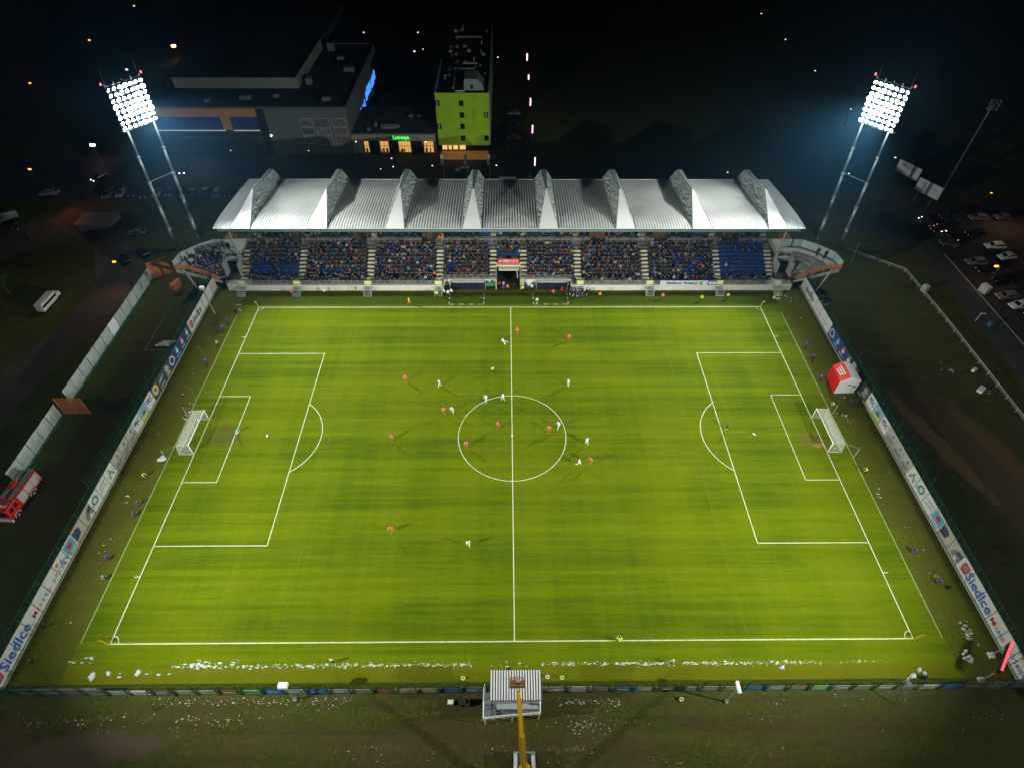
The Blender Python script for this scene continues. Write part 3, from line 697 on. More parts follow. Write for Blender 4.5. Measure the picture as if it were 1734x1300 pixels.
def art(P, kind):
    if kind.startswith('drop'):
        c = kind[4:]; P.poly([(.5 + .22 * math.cos(a) * (1 if a > 0 else 1), .55 + .22 * math.sin(a)) for a in [math.pi + i * math.pi / 8 for i in range(9)]] + [(.5, .98)], c); P.disc(.5, .52, .12, 'white'); P.rect(.12, .10, .85, .16, 'sky'); P.rect(.12, .2, .6, .25, 'sky')
    elif kind == 'ring': P.disc(.45, .5, .34, 'white'); P.disc(.45, .5, .25, 'navy'); P.poly([(.5, .2), (.9, .3), (.85, .55), (.6, .4)], 'sky')
    elif kind == 'PEC': P.rect(.08, .06, .94, .1, 'orange')
    elif kind == 'land': P.rect(0, .36, 1, 1, 'sky'); P.disc(.55, .68, .22, 'khaki'); P.rect(0, 0, 1, .2, 'green'); P.rect(.0, .2, 1, .36, 'yellow'); P.rect(.3, .35, .7, .6, 'blue')
    elif kind == 'map': P.rect(.05, .05, .95, .52, 'khaki'); P.poly([(.1, .1), (.3, .45), (.5, .2), (.8, .5), (.9, .3), (.6, .08)], 'grey'); P.poly([(.2, .3), (.5, .36), (.85, .2), (.5, .26)], 'brown'); P.poly([(.5, .6), (.75, .65), (.6, .9)], 'blue')
    elif kind == 'logoA': P.poly([(.2, .2), (.5, .85), (.8, .2), (.68, .2), (.5, .62), (.32, .2)], 'dgreen'); P.rect(.1, .45, .9, .5, 'grey')
    elif kind == 'logoB': P.poly([(.1, .6), (.9, .7), (.9, .76), (.1, .66)], 'grey'); P.poly([(.1, .35), (.8, .45), (.8, .5), (.1, .4)], 'dgreen')
    elif kind == 'logoC': P.disc(.5, .55, .3, 'dgreen', 9); P.disc(.5, .55, .16, 'white'); P.disc(.15, .4, .08, 'grey')
    elif kind == 'emblemblue': P.rect(.08, .28, .92, .92, 'cyan'); P.disc(.5, .62, .22, 'red', 8); P.disc(.5, .62, .12, 'brown', 6); P.rect(.15, .1, .85, .2, 'cyan')
    elif kind == 'carA': P.poly([(.3, .12), (1, .2), (1, .85), (.62, .8), (.3, .45)], 'grey'); P.poly([(.5, .5), (1, .55), (1, .8), (.68, .76)], 'dark'); P.disc(.7, .25, .12, 'white')
    elif kind == 'carB': P.poly([(0, .2), (.55, .3), (.62, .7), (.4, .86), (0, .85)], 'dark'); P.poly([(.1, .35), (.5, .4), (.5, .6), (.1, .58)], 'navy'); P.rect(0, .06, 1, .1, 'orange')
    elif kind == 'emblem': P.poly([(.3, .2), (.7, .2), (.78, .55), (.72, .85), (.28, .85), (.22, .55)], 'red'); P.disc(.5, .55, .17, 'khaki', 8); P.disc(.5, .5, .09, 'dgreen', 6)
    elif kind == 'sunman': P.disc(.25, .72, .12, 'orange'); P.poly([(.4, .55), (.62, .75), (.66, .68), (.52, .5)], 'blue'); P.poly([(.55, .5), (.85, .55), (.85, .47), (.55, .42)], 'blue'); P.poly([(.55, .45), (.7, .15), (.63, .13), (.48, .42)], 'blue')
    elif kind == 'portrait': P.disc(.5, .62, .22, 'beige'); P.poly([(.2, .05), (.8, .05), (.7, .42), (.3, .42)], 'khaki'); P.poly([(.55, .3), (.9, .4), (.8, .75)], 'grey')
    elif kind == 'dark': P.poly([(.1, .4), (.9, .55), (.9, .75), (.1, .6)], 'grey'); P.rect(.1, .08, .8, .22, 'khaki'); P.poly([(.2, .5), (.6, .52), (.6, .66), (.2, .62)], 'sky')
    elif kind == 'round': P.disc(.5, .55, .38, 'beige'); P.disc(.5, .55, .28, 'yellow'); P.disc(.5, .55, .16, 'brown', 7)
BASE = dict(ring='navy', dropgreen='navy', droporange='navy', dropcyan='navy', land='white', map='beige', portrait='dark', dark='dark', round='dark', emblemblue='white', carA='beige', carB='beige')
NETH = 4.0
def hoarding(s):
    X0 = s * 63.35; w = 2.52 if s < 0 else 2.58; y_0 = 25.65 if s < 0 else 25.2
    side = 'left' if s < 0 else 'right'
    t = thing('advert_fence', f'green mesh fence lined with advert panels along the {side} goal line side', 'fence', (X0, 0, 0))
    kinds = {0: 'dropgreen', 1: 'droporange', 2: 'dropcyan', 3: 'ring', 4: 'portrait', 5: 'dark', 6: 'round', 7: 'PEC', 8: 'land', 9: 'PEC', 10: 'map', 11: 'map', 12: 'map', 13: 'logoA', 14: 'logoB', 15: 'logoC', 16: 'carA', 17: 'carB', 18: 'emblemblue', 19: 'sunman', 25: 'emblem', -1: 'emblem'}
    if s > 0: kinds = {0: 'ring', 1: 'dropcyan', 2: 'droporange', 3: 'dropgreen', 5: 'dark', 6: 'portrait', 7: 'PEC', 8: 'land', 9: 'PEC', 10: 'map', 11: 'map', 12: 'map', 13: 'logoA', 14: 'logoC', 15: 'logoB', 16: 'emblemblue', 17: 'carB', 18: 'carA', 19: 'emblem'}
    N = Vector((-s, 0, 0)); U = Vector((0, -s, 0)); rot = (R(90), 0, R(-90 * s))
    y = y_0 + 6 * w; i = -6
    while y > -39.6:
        ya, yb_ = y, y - w; yl = yb_ if s < 0 else ya
        k = kinds.get(i, 'white'); base = BASE.get(k, 'white')
        m = MB(); m.box(X0 - .04, ya - .03, .25, X0 + .04, yb_ + .03, 2.85)
        pn = m.build('advert_panel', cm(base), t)
        P = PL(pn, (X0, yl, .25), U, N, w, 2.6)
        art(P, k)
        if k == 'PEC': text('PEC', 1.35, cm('navy'), pn, P.p(.52, .62, .11), rot, .82)
        y = yb_; i += 1
    m = MB(); n = 0; y = y_0 + 6 * w + .0
    while y > -40.2:
        pm = MB(); pm.box(X0 + s * .05, y - .05, 0, X0 + s * .15, y + .05, NETH); pm.box(X0 - .055, y - .035, .2, X0 - .0551 - s * .02 if s > 0 else X0 + .0751, y + .035, 2.9)
        pm.build('fence_post', GREENP, t); y -= w
    m = MB(); m.quad((X0 + s * .1, 40.9, .1), (X0 + s * .1, -39.9, .1), (X0 + s * .1, -39.9, NETH), (X0 + s * .1, 40.9, NETH)); m.build('mesh', NETG, t)
    m = MB(); m.box(X0 + s * .06, -40, NETH - .04, X0 + s * .14, 41, NETH); m.build('top_rail', GREENP, t)
    m = MB(); m.box(X0 - s * .10, -40, 0, X0 - s * .2, 41, .22); m.build('base_board', mm('base_board', (.30, .31, .22), .8), t)
    # tall catch net behind the goal
    m = MB(); m.quad((X0 + s * .2, 14.5, NETH), (X0 + s * .2, -12.5, NETH), (X0 + s * .2, -12.5, 5.4), (X0 + s * .2, 14.5, 5.4)); m.build('catch_net', NETG2, t)
    for yy in (14.5, 9.1, 3.7, -1.7, -7.1, -12.5):
        m = MB(); m.bar((X0 + s * .2, yy, 0), (X0 + s * .2, yy, 5.5), .05, n=6); m.build('net_post', GREENP, t)
    L = (lambda y, z=1.55: (X0 - s * .09, y, z))
    big = cm('blue'); nv = cm('navy')
    if s < 0:
        text('siedlce', 1.9, nv, t, L(29.9), rot, .82); text('Siedlce', 2.3, big, t, L(-34.8), rot, .90, bold=.016)
        let = 'Miasto przyjazne'; ys = np.linspace(-30.6, -20.3, len(let))
    else:
        text('siedlce', 1.9, nv, t, L(36.3), rot, .82); text('Siedlce', 2.3, big, t, L(-28.6), rot, .86, bold=.016)
        let = 'Miasto przyjazne'; ys = np.linspace(-32.3, -39.3, len(let))
        for kk, (a, c) in enumerate(zip('siedlce.pl', ['orange', 'khaki', 'green', 'cyan', 'khaki', 'orange', 'green', 'cyan', 'khaki', 'red'])): text(a, .9, cm(c), t, L(32.0 - kk * .62, 1.3), rot)
    cl = ['red', 'orange', 'yellow', 'cyan', 'blue', 'orange', 'cyan', 'green', 'orange', 'yellow', 'cyan', 'red', 'blue', 'orange', 'cyan', 'green']
    for a, yy, c in zip(let, ys, cl):
        if a != ' ': text(a, 1.15, cm(c), t, L(yy, 1.3), rot)
hoarding(-1); hoarding(1)

# near-side fence with low boards seen from behind
ff = thing('advert_fence', 'green mesh fence with low advert boards along the near touchline', 'fence', (0, -40.1, 0))
cols = 'dgreen grey grey grey khaki khaki white brown khaki khaki brown lime blue khaki blue khaki khaki brown khaki khaki blue grey purple beige beige beige white grey blue khaki brown khaki khaki khaki blue khaki grey lime khaki khaki khaki khaki white blue brown khaki grey'.split()
x = -63.2; i = 0
while x < 63.0:
    h = 1.5; c = cols[i % len(cols)]
    if 21 <= i <= 26: h = 1.9
    if i < 5 or i > 43: h = 2.5
    m = MB(); m.box(x + .06, -40.1, .12, x + 2.63, -40.04, h); bd = m.build('advert_board', cm(c), ff)
    rr = random.Random(i)
    m = MB(); a = x + .4 + rr.random() * .4; m.box(a, -40.12, h * .38, a + 1.2 + rr.random() * .5, -40.102, h * .38 + .28); m.build('print', cm(rr.choice(['white', 'grey', 'orange', 'brown', 'yellow', 'sky'])), bd)
    if h == 2.5:
        m = MB(); m.box(x + .06, -40.115, 1.15, x + 2.63, -40.101, 1.32); m.build('print', cm('dark'), bd)
    x += 2.69; i += 1
for k in range(48):
    m = MB(); xx = -63.2 + 2.69 * k; m.box(xx - .045, -40.24, 0, xx + .045, -40.15, 3.3); m.build('fence_post', GREENP, ff)
m = MB(); m.quad((-63.2, -40.02, .05), (63.3, -40.02, .05), (63.3, -40.02, 3.25), (-63.2, -40.02, 3.25)); m.build('mesh', net_material('near_mesh', (.012, .045, .025), .42), ff)
m = MB(); m.box(-63.2, -40.17, 3.2, 63.3, -40.12, 3.25); m.box(-63.3, -40.2, 0, 63.3, -40.1, .1); m.build('top_rail', GREENP, ff)

# outer fence with tarpaulins on the left
of = thing('tarpaulin_fence', 'outer fence hung with pale tarpaulin sheets beside the dark path', 'fence', (-78.2, 10, 0))
y = -9.5; i = 0
while y < 42:
    w = 2.85; m = MB(); N = 5; rr = random.Random(i + 50); V = []; F = []
    for a in range(N + 1):
        for b in range(4): V.append((-78.2 + (rr.random() - .5) * .10, y + .06 + (w - .12) * a / N, .35 + 2.75 * b / 3))
    for a in range(N):
        for b in range(3): q = a * 4 + b; F.append((q, q + 4, q + 5, q + 1))
    if not 4.6 < y < 6.0:
        m.add(V, F); m.build('tarpaulin', mm('bright_tarpaulin', (.70, .70, .70), .6) if i == 12 else TARP, of, label='bright white sheet' if i == 12 else None)
    m = MB(); m.box(-78.32, y - .05, 0, -78.26, y + .05, 3.3); m.build('fence_post', GREENP, of)
    y += w; i += 1
m = MB(); m.box(-78.3, -10, 0, -78.0, 42, .32); m.build('base_strip', mm('base_strip_green', (.02, .12, .07), .7), of)
def gate(x0, y0, x1, y1, h, label):
    t = thing('orange_gate', label, 'gate', ((x0 + x1) / 2, (y0 + y1) / 2, 0), 'orange mesh gates on the left')
    a, b = Vector((x0, y0, .1)), Vector((x1, y1, .1)); u = Vector((0, 0, h)); m = MB()
    for p in (a, b, (a + b) / 2): m.bar(p, p + u, .07, n=5)
    for f in (0, .5, 1): m.bar(a + u * f, b + u * f, .06, n=5)
    m.build('gate_frame', ORANGE, t); m = MB(); m.quad(a, b, b + u, a + u); m.build('gate_mesh', NETO, t)
gate(-78.1, 5.2, -73.6, 5.2, 3.9, 'orange mesh gate across the strip beside the tarpaulin fence')
gate(-78.2, 43.6, -75.0, 46.1, 4.0, 'large orange mesh gate beside the left corner of the grandstand')
gate(-71.3, 38.0, -70.2, 40.0, 3.0, 'small half open orange gate leaf below the left wing')
gf = thing('green_fence', 'dark green mesh fence crossing the strip from the orange gate', 'fence', (-69, 5.4, 0))
m = MB(); m.quad((-73.5, 5.3, 0), (-63.6, 5.3, 0), (-63.6, 5.3, 3.6), (-73.5, 5.3, 3.6)); m.build('mesh', NETG2, gf)
for k in range(5): m = MB(); m.bar((-73.5 + 2.4 * k, 5.35, 0), (-73.5 + 2.4 * k, 5.35, 3.7), .06, n=5); m.build('fence_post', GREENP, gf)
rope = mm('pale_rope', (.32, .33, .27), .8)
t = thing('training_line', 'pale tape marking a corner on the strip between the fences', 'tape', (-70.8, 21.2, 0))
m = MB(); m.box(-70.9, 21.15, 0, -65.8, 21.25, .03); m.build('tape', rope, t); m = MB(); m.box(-70.95, 21.26, 0, -70.87, 37.9, .03); m.build('tape', rope, t)
t = thing('plank_stack', 'white boards stacked on the ground left of the drop adverts', 'boards', (-67, 22.6, 0))
for k, (a, b, c, d) in enumerate(((-69.3, 22.3, -66.4, 22.7), (-68.9, 22.8, -66.0, 23.2), (-68.3, 23.3, -65.6, 23.7))): m = MB(); m.box(a, b, .05 * k, c, d, .05 * k + .12); m.build('plank', WHITE, t)

# thin white fence and field bits on the right
t = thing('thin_fence', 'thin white rail fence between the dark field and the service road', 'fence', (89, 20, 0))
P = [(78.4, 54.4, 0), (88.6, 46.2, 0), (89.2, 29, 0), (89.3, 2, 0), (89.6, -25, 0)]
for a, b in zip(P[:-1], P[1:]):
    m = MB(); a, b = Vector(a), Vector(b); m.bar(a + Vector((0, 0, .9)), b + Vector((0, 0, .9)), .07, n=5); m.bar(a + Vector((0, 0, .5)), b + Vector((0, 0, .5)), .04, n=4); m.build('rail', mm('dull_white', (.5, .5, .45), .6), t)
    n = round((b - a).length / 3)
    for i in range(n): p = a.lerp(b, i / n); m = MB(); m.bar(p, p + Vector((0, 0, .95)), .05, n=5); m.build('post', mm('dull_white', (.5, .5, .45), .6), t)
def bx(name, x, y, sx, sy, sz, m_, label, cat, rz=0, group=None):
    m = MB(); m.box(-sx / 2, -sy / 2, 0, sx / 2, sy / 2, sz); m.box(-sx / 2 - .04, -sy / 2 - .04, sz, sx / 2 + .04, sy / 2 + .04, sz + .08)
    o = m.build(name, m_); o.location = (x, y, 0); o.rotation_euler = (0, 0, rz)
    bv = o.modifiers.new('b', 'BEVEL'); bv.width = .03
    return props(o, label, cat, group)
bx('utility_cabinet', 89.6, 39.2, .9, 1.2, 1.5, mm('cabinet_grey', (.5, .52, .5), .5), 'pale utility cabinet beside the thin white fence', 'cabinet', .3)
bx('utility_cabinet', 102.5, 39.0, 1.2, 1.8, 1.6, mm('cabinet_grey', (.5, .52, .5), .5), 'pale cabinet at the foot of the car park street lamp', 'cabinet', .3)
bx('white_box', 87.3, 15.0, .8, .5, .6, WHITE, 'small white box on the field among scattered paper near the fence', 'box', .5)
bx('white_box', 85.9, 10.1, 1.6, .9, .5, WHITE, 'flat white box on the dark field at the right edge', 'box', .7)
bx('bin', 97.6, 27.8, .8, .8, 1.1, mm('bin_blue', (.05, .12, .16), .5), 'blue bin on the edge of the service road', 'bin')
m = MB(); m.bar((95.6, 29.4, 0), (96.2, 29.9, 1.8), .08, n=6); m.box(95.7, 29.6, 1.6, 96.9, 29.7, 1.9); props(m.build('signpost', mm('cabinet_grey', (.5, .52, .5), .5)), 'small pale signpost on the verge by the service road', 'sign')

# ------------------------------------------------------------------ people
SKIN = mm('skin', (.52, .33, .24), .6); HAIRD = mm('dark_hair', (.03, .02, .015), .7); HAIRL = mm('fair_hair', (.30, .2, .1), .7)
def cloth(name, rgb): return mm('cloth_' + name, rgb, .8)
def skeleton(kind):
    """joint positions (facing -y) and bones; each bone carries a radius pair and a clothing zone
       zones: 0 skin, 1 top, 2 thigh, 3 shin, 4 shoe, 5 hair, 6 forearm"""
    J = {}; lean = dict(run=.22, walk=.06, stand=.02, sit=.05, crouch=.28, slide=-.55, bend=.6, lift=.0).get(kind, 0)
    ph = dict(sit=.50, crouch=.42, slide=.22, bend=.86).get(kind, .93)
    J['pel'] = Vector((0, 0, ph)); d = Vector((0, -math.sin(lean), math.cos(lean)))
    J['che'] = J['pel'] + d * .42; J['nec'] = J['pel'] + d * .55; J['hea'] = J['nec'] + (d * .5 + Vector((0, 0, .5))).normalized() * .13; J['top'] = J['hea'] + Vector((0, -.02, .10))
    leg = dict(stand=[((.10, 0, .48), (.12, .03, .06)), ((-.11, -.02, .48), (-.14, 0, .06))],
               walk=[((.10, -.16, .50), (.10, -.22, .07)), ((-.10, .03, .48), (-.10, .30, .12))],
               run=[((.10, -.32, .66), (.10, -.22, .24)), ((-.10, .12, .50), (-.10, .52, .30))],
               sit=[((.12, -.42, .50), (.13, -.44, .06)), ((-.12, -.42, .50), (-.14, -.38, .06))],
               crouch=[((.20, -.36, .46), (.18, -.10, .06)), ((-.20, -.30, .36), (-.16, .10, .07))],
               slide=[((.12, -.40, .30), (.14, -.82, .12)), ((-.20, -.26, .16), (-.10, -.02, .07))],
               bend=[((.12, -.04, .46), (.14, .02, .06)), ((-.12, -.02, .46), (-.14, .05, .06))],
               lift=[((.10, 0, .48), (.12, .03, .06)), ((-.11, -.02, .48), (-.14, 0, .06))])[kind]
    c = J['che']
    arm = dict(stand=[((.27, .02, -.24), (.26, -.08, -.46)), ((-.27, .02, -.24), (-.25, -.06, -.47))],
               walk=[((.26, .12, -.22), (.25, .05, -.44)), ((-.26, -.10, -.22), (-.24, -.26, -.36))],
               run=[((.28, .18, -.18), (.25, -.06, -.30)), ((-.28, -.14, -.16), (-.20, -.36, -.08))],
               sit=[((.25, -.10, -.24), (.14, -.32, -.32)), ((-.25, -.10, -.24), (-.12, -.32, -.30))],
               crouch=[((.30, -.16, -.20), (.16, -.40, -.22)), ((-.30, -.16, -.20), (-.14, -.40, -.20))],
               slide=[((.34, .10, -.10), (.52, .22, -.16)), ((-.36, .06, -.06), (-.56, .0, .04))],
               bend=[((.26, -.16, -.26), (.20, -.30, -.46)), ((-.26, -.16, -.26), (-.20, -.30, -.46))],
               lift=[((.30, -.04, .16), (.20, -.10, .42)), ((-.30, -.04, .16), (-.18, -.10, .44))])[kind]
    B = [('pel', 'che', .155, .17, 1), ('che', 'nec', .17, .07, 1), ('nec', 'hea', .06, .10, 0), ('hea', 'top', .105, .085, 5)]
    for q, (k, a) in zip('lr', leg):
        sx = k[0] / abs(k[0]); J['hip' + q] = J['pel'] + Vector((sx * .10, 0, -.04)); J['kne' + q] = Vector(k); J['ank' + q] = Vector(a)
        f = (J['ank' + q] - J['kne' + q]).normalized(); J['toe' + q] = J['ank' + q] + (Vector((0, -.18, -.02)) if f.z < -.6 else Vector((0, -.10, .12)))
        B += [('pel', 'hip' + q, .13, .10, 2), ('hip' + q, 'kne' + q, .10, .062, 2), ('kne' + q, 'ank' + q, .058, .04, 3), ('ank' + q, 'toe' + q, .045, .035, 4)]
    for q, (e, h) in zip('lr', arm):
        sx = e[0] / abs(e[0]); J['sho' + q] = c + Vector((sx * .19, 0, .06)); J['elb' + q] = c + Vector(e); J['han' + q] = c + Vector(h)
        hd = (J['han' + q] - J['elb' + q]).normalized(); J['fin' + q] = J['han' + q] + hd * .09
        B += [('che', 'sho' + q, .14, .075, 1), ('sho' + q, 'elb' + q, .068, .05, 1), ('elb' + q, 'han' + q, .046, .032, 6), ('han' + q, 'fin' + q, .036, .022, 0)]
    return J, B
BODY = {}
def body_mesh(kind, sub):
    if (kind, sub) in BODY: return BODY[(kind, sub)]
    J, B = skeleton(kind); names = list(J); ix = {n: i for i, n in enumerate(names)}
    me = bpy.data.meshes.new('body'); me.from_pydata([J[n] for n in names], [(ix[a], ix[b]) for a, b, *_ in B], [])
    o = bpy.data.objects.new('tmp', me); col.objects.link(o)
    md = o.modifiers.new('s', 'SKIN'); md.use_smooth_shade = True
    rad = {}
    for a, b, ra, rb, z in B: rad[a] = max(rad.get(a, 0), ra if a != 'pel' else .14); rad[b] = max(rad.get(b, 0), rb)
    rad['nec'] = .062; rad['top'] = .08; rad['hea'] = .105; rad['che'] = .165
    for i, n in enumerate(names):
        v = me.skin_vertices[0].data[i]; r = rad[n]
        v.radius = (r * (1.15 if n in ('pel', 'che') else 1), r * (.78 if n in ('pel', 'che') else 1)); v.use_root = (n == 'pel')
    if sub: sm = o.modifiers.new('u', 'SUBSURF'); sm.levels = sub; sm.render_levels = sub
    dg = bpy.context.evaluated_depsgraph_get(); em = bpy.data.meshes.new_from_object(o.evaluated_get(dg)); em.name = 'person_' + kind
    bpy.data.objects.remove(o)
    zs = []
    for p in em.polygons:
        c = p.center; best = (9, 1)
        for a, b, ra, rb, z in B:
            A, Bv = J[a], J[b]; ab = Bv - A; t = max(0, min(1, (c - A).dot(ab) / max(1e-9, ab.length_squared))); d = (c - A - ab * t).length - (ra + (rb - ra) * t)
            if d < best[0]: best = (d, z)
        z = best[1]
        if c.z > J['hea'].z - .02 and (c - J['hea']).length < .22: z = 5 if (c.z > J['hea'].z + .07 or c.y > J['hea'].y + .03) else 0
        zs.append(z)
    em.materials.clear()
    for _ in range(7): em.materials.append(SKIN)
    em.polygons.foreach_set('material_index', zs); em.polygons.foreach_set('use_smooth', [True] * len(zs)); em.update()
    BODY[(kind, sub)] = em; return em
def person(kind, x, y, z, rot, top, leg, shin, shoe, label, group=None, long=True, hair=None, sub=1, scale=1.0, hood=None):
    if not long: scale *= 1.12
    me = body_mesh(kind, sub); o = bpy.data.objects.new('person', me); col.objects.link(o)
    o.location = (x, y, z); o.rotation_euler = (0, 0, rot); o.scale = (scale,) * 3
    ms = [SKIN, top, leg, shin, shoe, hood or hair or HAIRD, top if long else SKIN]
    for i, m in enumerate(ms): o.material_slots[i].link = 'OBJECT'; o.material_slots[i].material = m
    return props(o, label, 'person', group)
cw = mm('white_kit', (.80, .80, .80), .7); crd = mm('red_kit', (.62, .015, .03), .7); nvy = cloth('navy', (.010, .014, .045)); blk = cloth('black', (.012, .012, .014)); org = cloth('orange', (.9, .22, .03))
hv = cloth('fluorescent_yellow', (.62, .85, .04)); vio = cloth('violet', (.10, .06, .36)); grn = cloth('green', (.02, .30, .10)); lblu = cloth('light_blue', (.35, .65, .8)); stripe = cloth('red_and_white', (.78, .13, .13)); boot = cloth('boots', (.6, .3, .05))
SUBO = 'first second third fourth fifth sixth seventh eighth ninth tenth eleventh twelfth thirteenth'.split()
REDP = [(-19.41, 12.61, 'walk', 'red player left of the centre circle beside the leftmost white player'), (-20.19, -1.02, 'stand', 'red player standing alone in the left half level with the goals'),
        (-11.95, 4.88, 'run', 'red player marking a white player just left of the centre circle'), (-2.42, 1.61, 'stand', 'red player inside the centre circle left of the halfway line'),
        (-7.68, -2.48, 'run', 'red player running on the left edge of the centre circle'), (6.29, .77, 'run', 'red player inside the centre circle right of the halfway line'),
        (12.75, -5.9, 'run', 'red player beside a white player right of the centre circle'), (-18.16, -18.05, 'run', 'red player nearest the near touchline in the left half'),
        (1.31, 25.55, 'walk', 'red player on the halfway line near the far touchline'), (11.38, 23.6, 'stand', 'red player alone right of the halfway line near the far touchline')]
for x, y, k, lb in REDP: person(k, x, y, 0, rnd.uniform(-1, 1), stripe if y != 99 else crd, crd, crd, boot, lb, 'players in red', long=False)
WHP = [(-13.15, 11.44, 'walk', 'white player beside the red player left of the centre circle'), (-10.32, 5.17, 'bend', 'white player bending next to a red player left of the centre circle'),
       (-4.62, 7.72, 'walk', 'white player on the upper left arc of the centre circle'), (-1.62, 8.01, 'walk', 'white player on the top of the centre circle by the halfway line'),
       (-1.45, 23.18, 'slide', 'white player sliding on the grass near the far touchline'), (10.38, 11.48, 'stand', 'white player alone above right of the centre circle'),
       (7.95, 1.57, 'walk', 'white player on the right edge of the centre circle'), (12.48, -1.88, 'walk', 'white player just outside the right of the centre circle'),
       (10.74, -6.21, 'run', 'white player running beside a red player below right of the circle'), (-6.6, -20.39, 'run', 'white player nearest the near touchline left of the halfway line')]
for x, y, k, lb in WHP: person(k, x, y, 0, rnd.uniform(-1.5, 1.5) if k != 'slide' else 1.2, cw, cw, cw, cloth('pale_boots', (.6, .5, .35)), lb, 'players in white', long=False)
person('bend', -46.58, .5, 0, 1.6, lblu, lblu, cw, blk, 'goalkeeper in light blue on the left goal area line', long=True)
person('walk', 36.76, 1.06, 0, -1.6, cloth('dark_teal', (.02, .06, .08)), blk, cw, blk, 'goalkeeper in dark kit at the edge of the right penalty area', long=True)
person('run', -3.54, 14.77, 0, .6, hv, blk, blk, blk, 'referee in a yellow shirt above the centre circle', long=False)
person('crouch', 13.66, -34.25, 0, 3.1, hv, blk, blk, blk, 'assistant referee in a yellow shirt on the near touchline', long=False)
person('stand', -6.18, 35.1, 0, 0, blk, blk, blk, blk, 'official in black standing in the left dashed technical area')
person('stand', 5.51, 35.1, 0, .2, cloth('pale_yellow', (.75, .72, .35)), blk, cw, blk, 'coach in a pale yellow bib in the right dashed technical area')
person('walk', -21.31, 34.95, 0, 1.5, hv, org, org, blk, 'assistant referee in bright yellow on the far touchline', long=False)
TOP = [(-46.5, 37.9, 'stand', org, 'steward in orange at the foot of the second steel stair from the left'), (-39.57, 38.26, 'stand', cw, 'ball boy in white and green on the strip in front of the left wall', ),
       (-33.72, 38.65, 'stand', hv, 'steward in yellow between the second and third stairs from the left'), (-15.68, 37.42, 'stand', hv, 'steward in yellow at the stair beside the left dugout'),
       (18.94, 37.0, 'stand', org, 'steward in orange right of the warming substitutes'), (32.24, 36.55, 'stand', org, 'steward in orange below the fan banner'),
       (40.39, 35.9, 'stand', hv, 'steward in yellow below the right end of the fan banner'), (46.1, 36.6, 'stand', hv, 'steward in yellow right of the stair by the small blue flag'), (56.6, 36.6, 'stand', hv, 'steward in yellow near the far right stair')]
for x, y, k, c, lb in TOP: person(k, x, y, 0, rnd.uniform(-.6, .6), c, blk, blk, blk, lb)
for k, (x, y) in enumerate([(-14.1, 38.0), (-13.3, 37.7), (-12.9, 38.9), (-12.6, 38.1)]):
    person('walk', x, y, 0, rnd.uniform(-2, 2), cw if k != 2 else blk, nvy, nvy, blk, f'substitute in a white top, {SUBO[k]} from the left beside the left dugout' if k != 2 else 'substitute in a black jacket warming up beside the left dugout', 'substitutes beside the left dugout' if k != 2 else None)
person('bend', 8.9, 38.1, 0, 1.0, org, nvy, nvy, blk, 'person in a pink and orange bib bending in front of the right dugout')
person('stand', 10.98, 38.6, 0, .4, crd, nvy, nvy, blk, 'person in a red jacket at the right end of the right dugout')
for k, (x, y) in enumerate(sorted([(12.7, 38.1), (13.4, 37.6), (14.2, 37.3), (14.9, 37.6), (15.6, 37.4), (16.3, 38.0), (12.9, 38.8), (14.05, 38.3), (15.2, 38.3), (11.9, 38.3)])):
    person(('walk', 'stand', 'lift')[k % 3], x, y, 0, rnd.uniform(-2, 2), nvy, nvy, cw if k % 2 else nvy, blk, f'substitute in navy, {SUBO[k]} from the left in the knot right of the right dugout', 'substitutes right of the right dugout')
for k in range(13):
    person('sit', -12.6 + .56 * k, 40.75, 0, rnd.uniform(-.3, .3), nvy, nvy, nvy, blk, f'person in a navy coat, {SUBO[k]} from the left in the left dugout', 'people seated in the left dugout', hair=HAIRL if k % 3 else HAIRD)
for k in range(12):
    person('sit', 5.9 + .56 * k, 40.75, 0, rnd.uniform(-.3, .3), blk, nvy, nvy, blk, f'person in a dark coat, {SUBO[k]} from the left in the right dugout', 'people seated in the right dugout', hair=HAIRL if k % 2 else HAIRD)
for k in range(5):
    person('stand', -4.9 + .42 * k, 40.3 + .2 * (k % 2), 0, rnd.uniform(-.5, .5), grn, grn, blk, blk, f'person in a green jacket, {SUBO[k]} from the left between left dugout and tunnel', 'people in green by the tunnel')
for x, y, c, lb in ((-2.4, 40.5, crd, 'person in a red coat at the left of the tunnel mouth'), (-1.5, 40.6, lblu, 'person in a pale blue jacket in the tunnel mouth'), (-1.5, 39.4, vio, 'person in violet in front of the tunnel mouth'), (-.6, 39.6, org, 'steward in orange in front of the tunnel mouth'),
                    (.8, 39.9, blk, 'person in black at the right of the tunnel mouth'), (2.6, 39.2, hv, 'steward in yellow right of the tunnel mouth'), (3.6, 39.6, vio, 'person in a violet jacket right of the tunnel'), (4.6, 39.7, cw, 'person in white between the tunnel and right dugout')):
    person('stand', x, y, 0, rnd.uniform(-.6, .6), c, blk, blk, blk, lb)
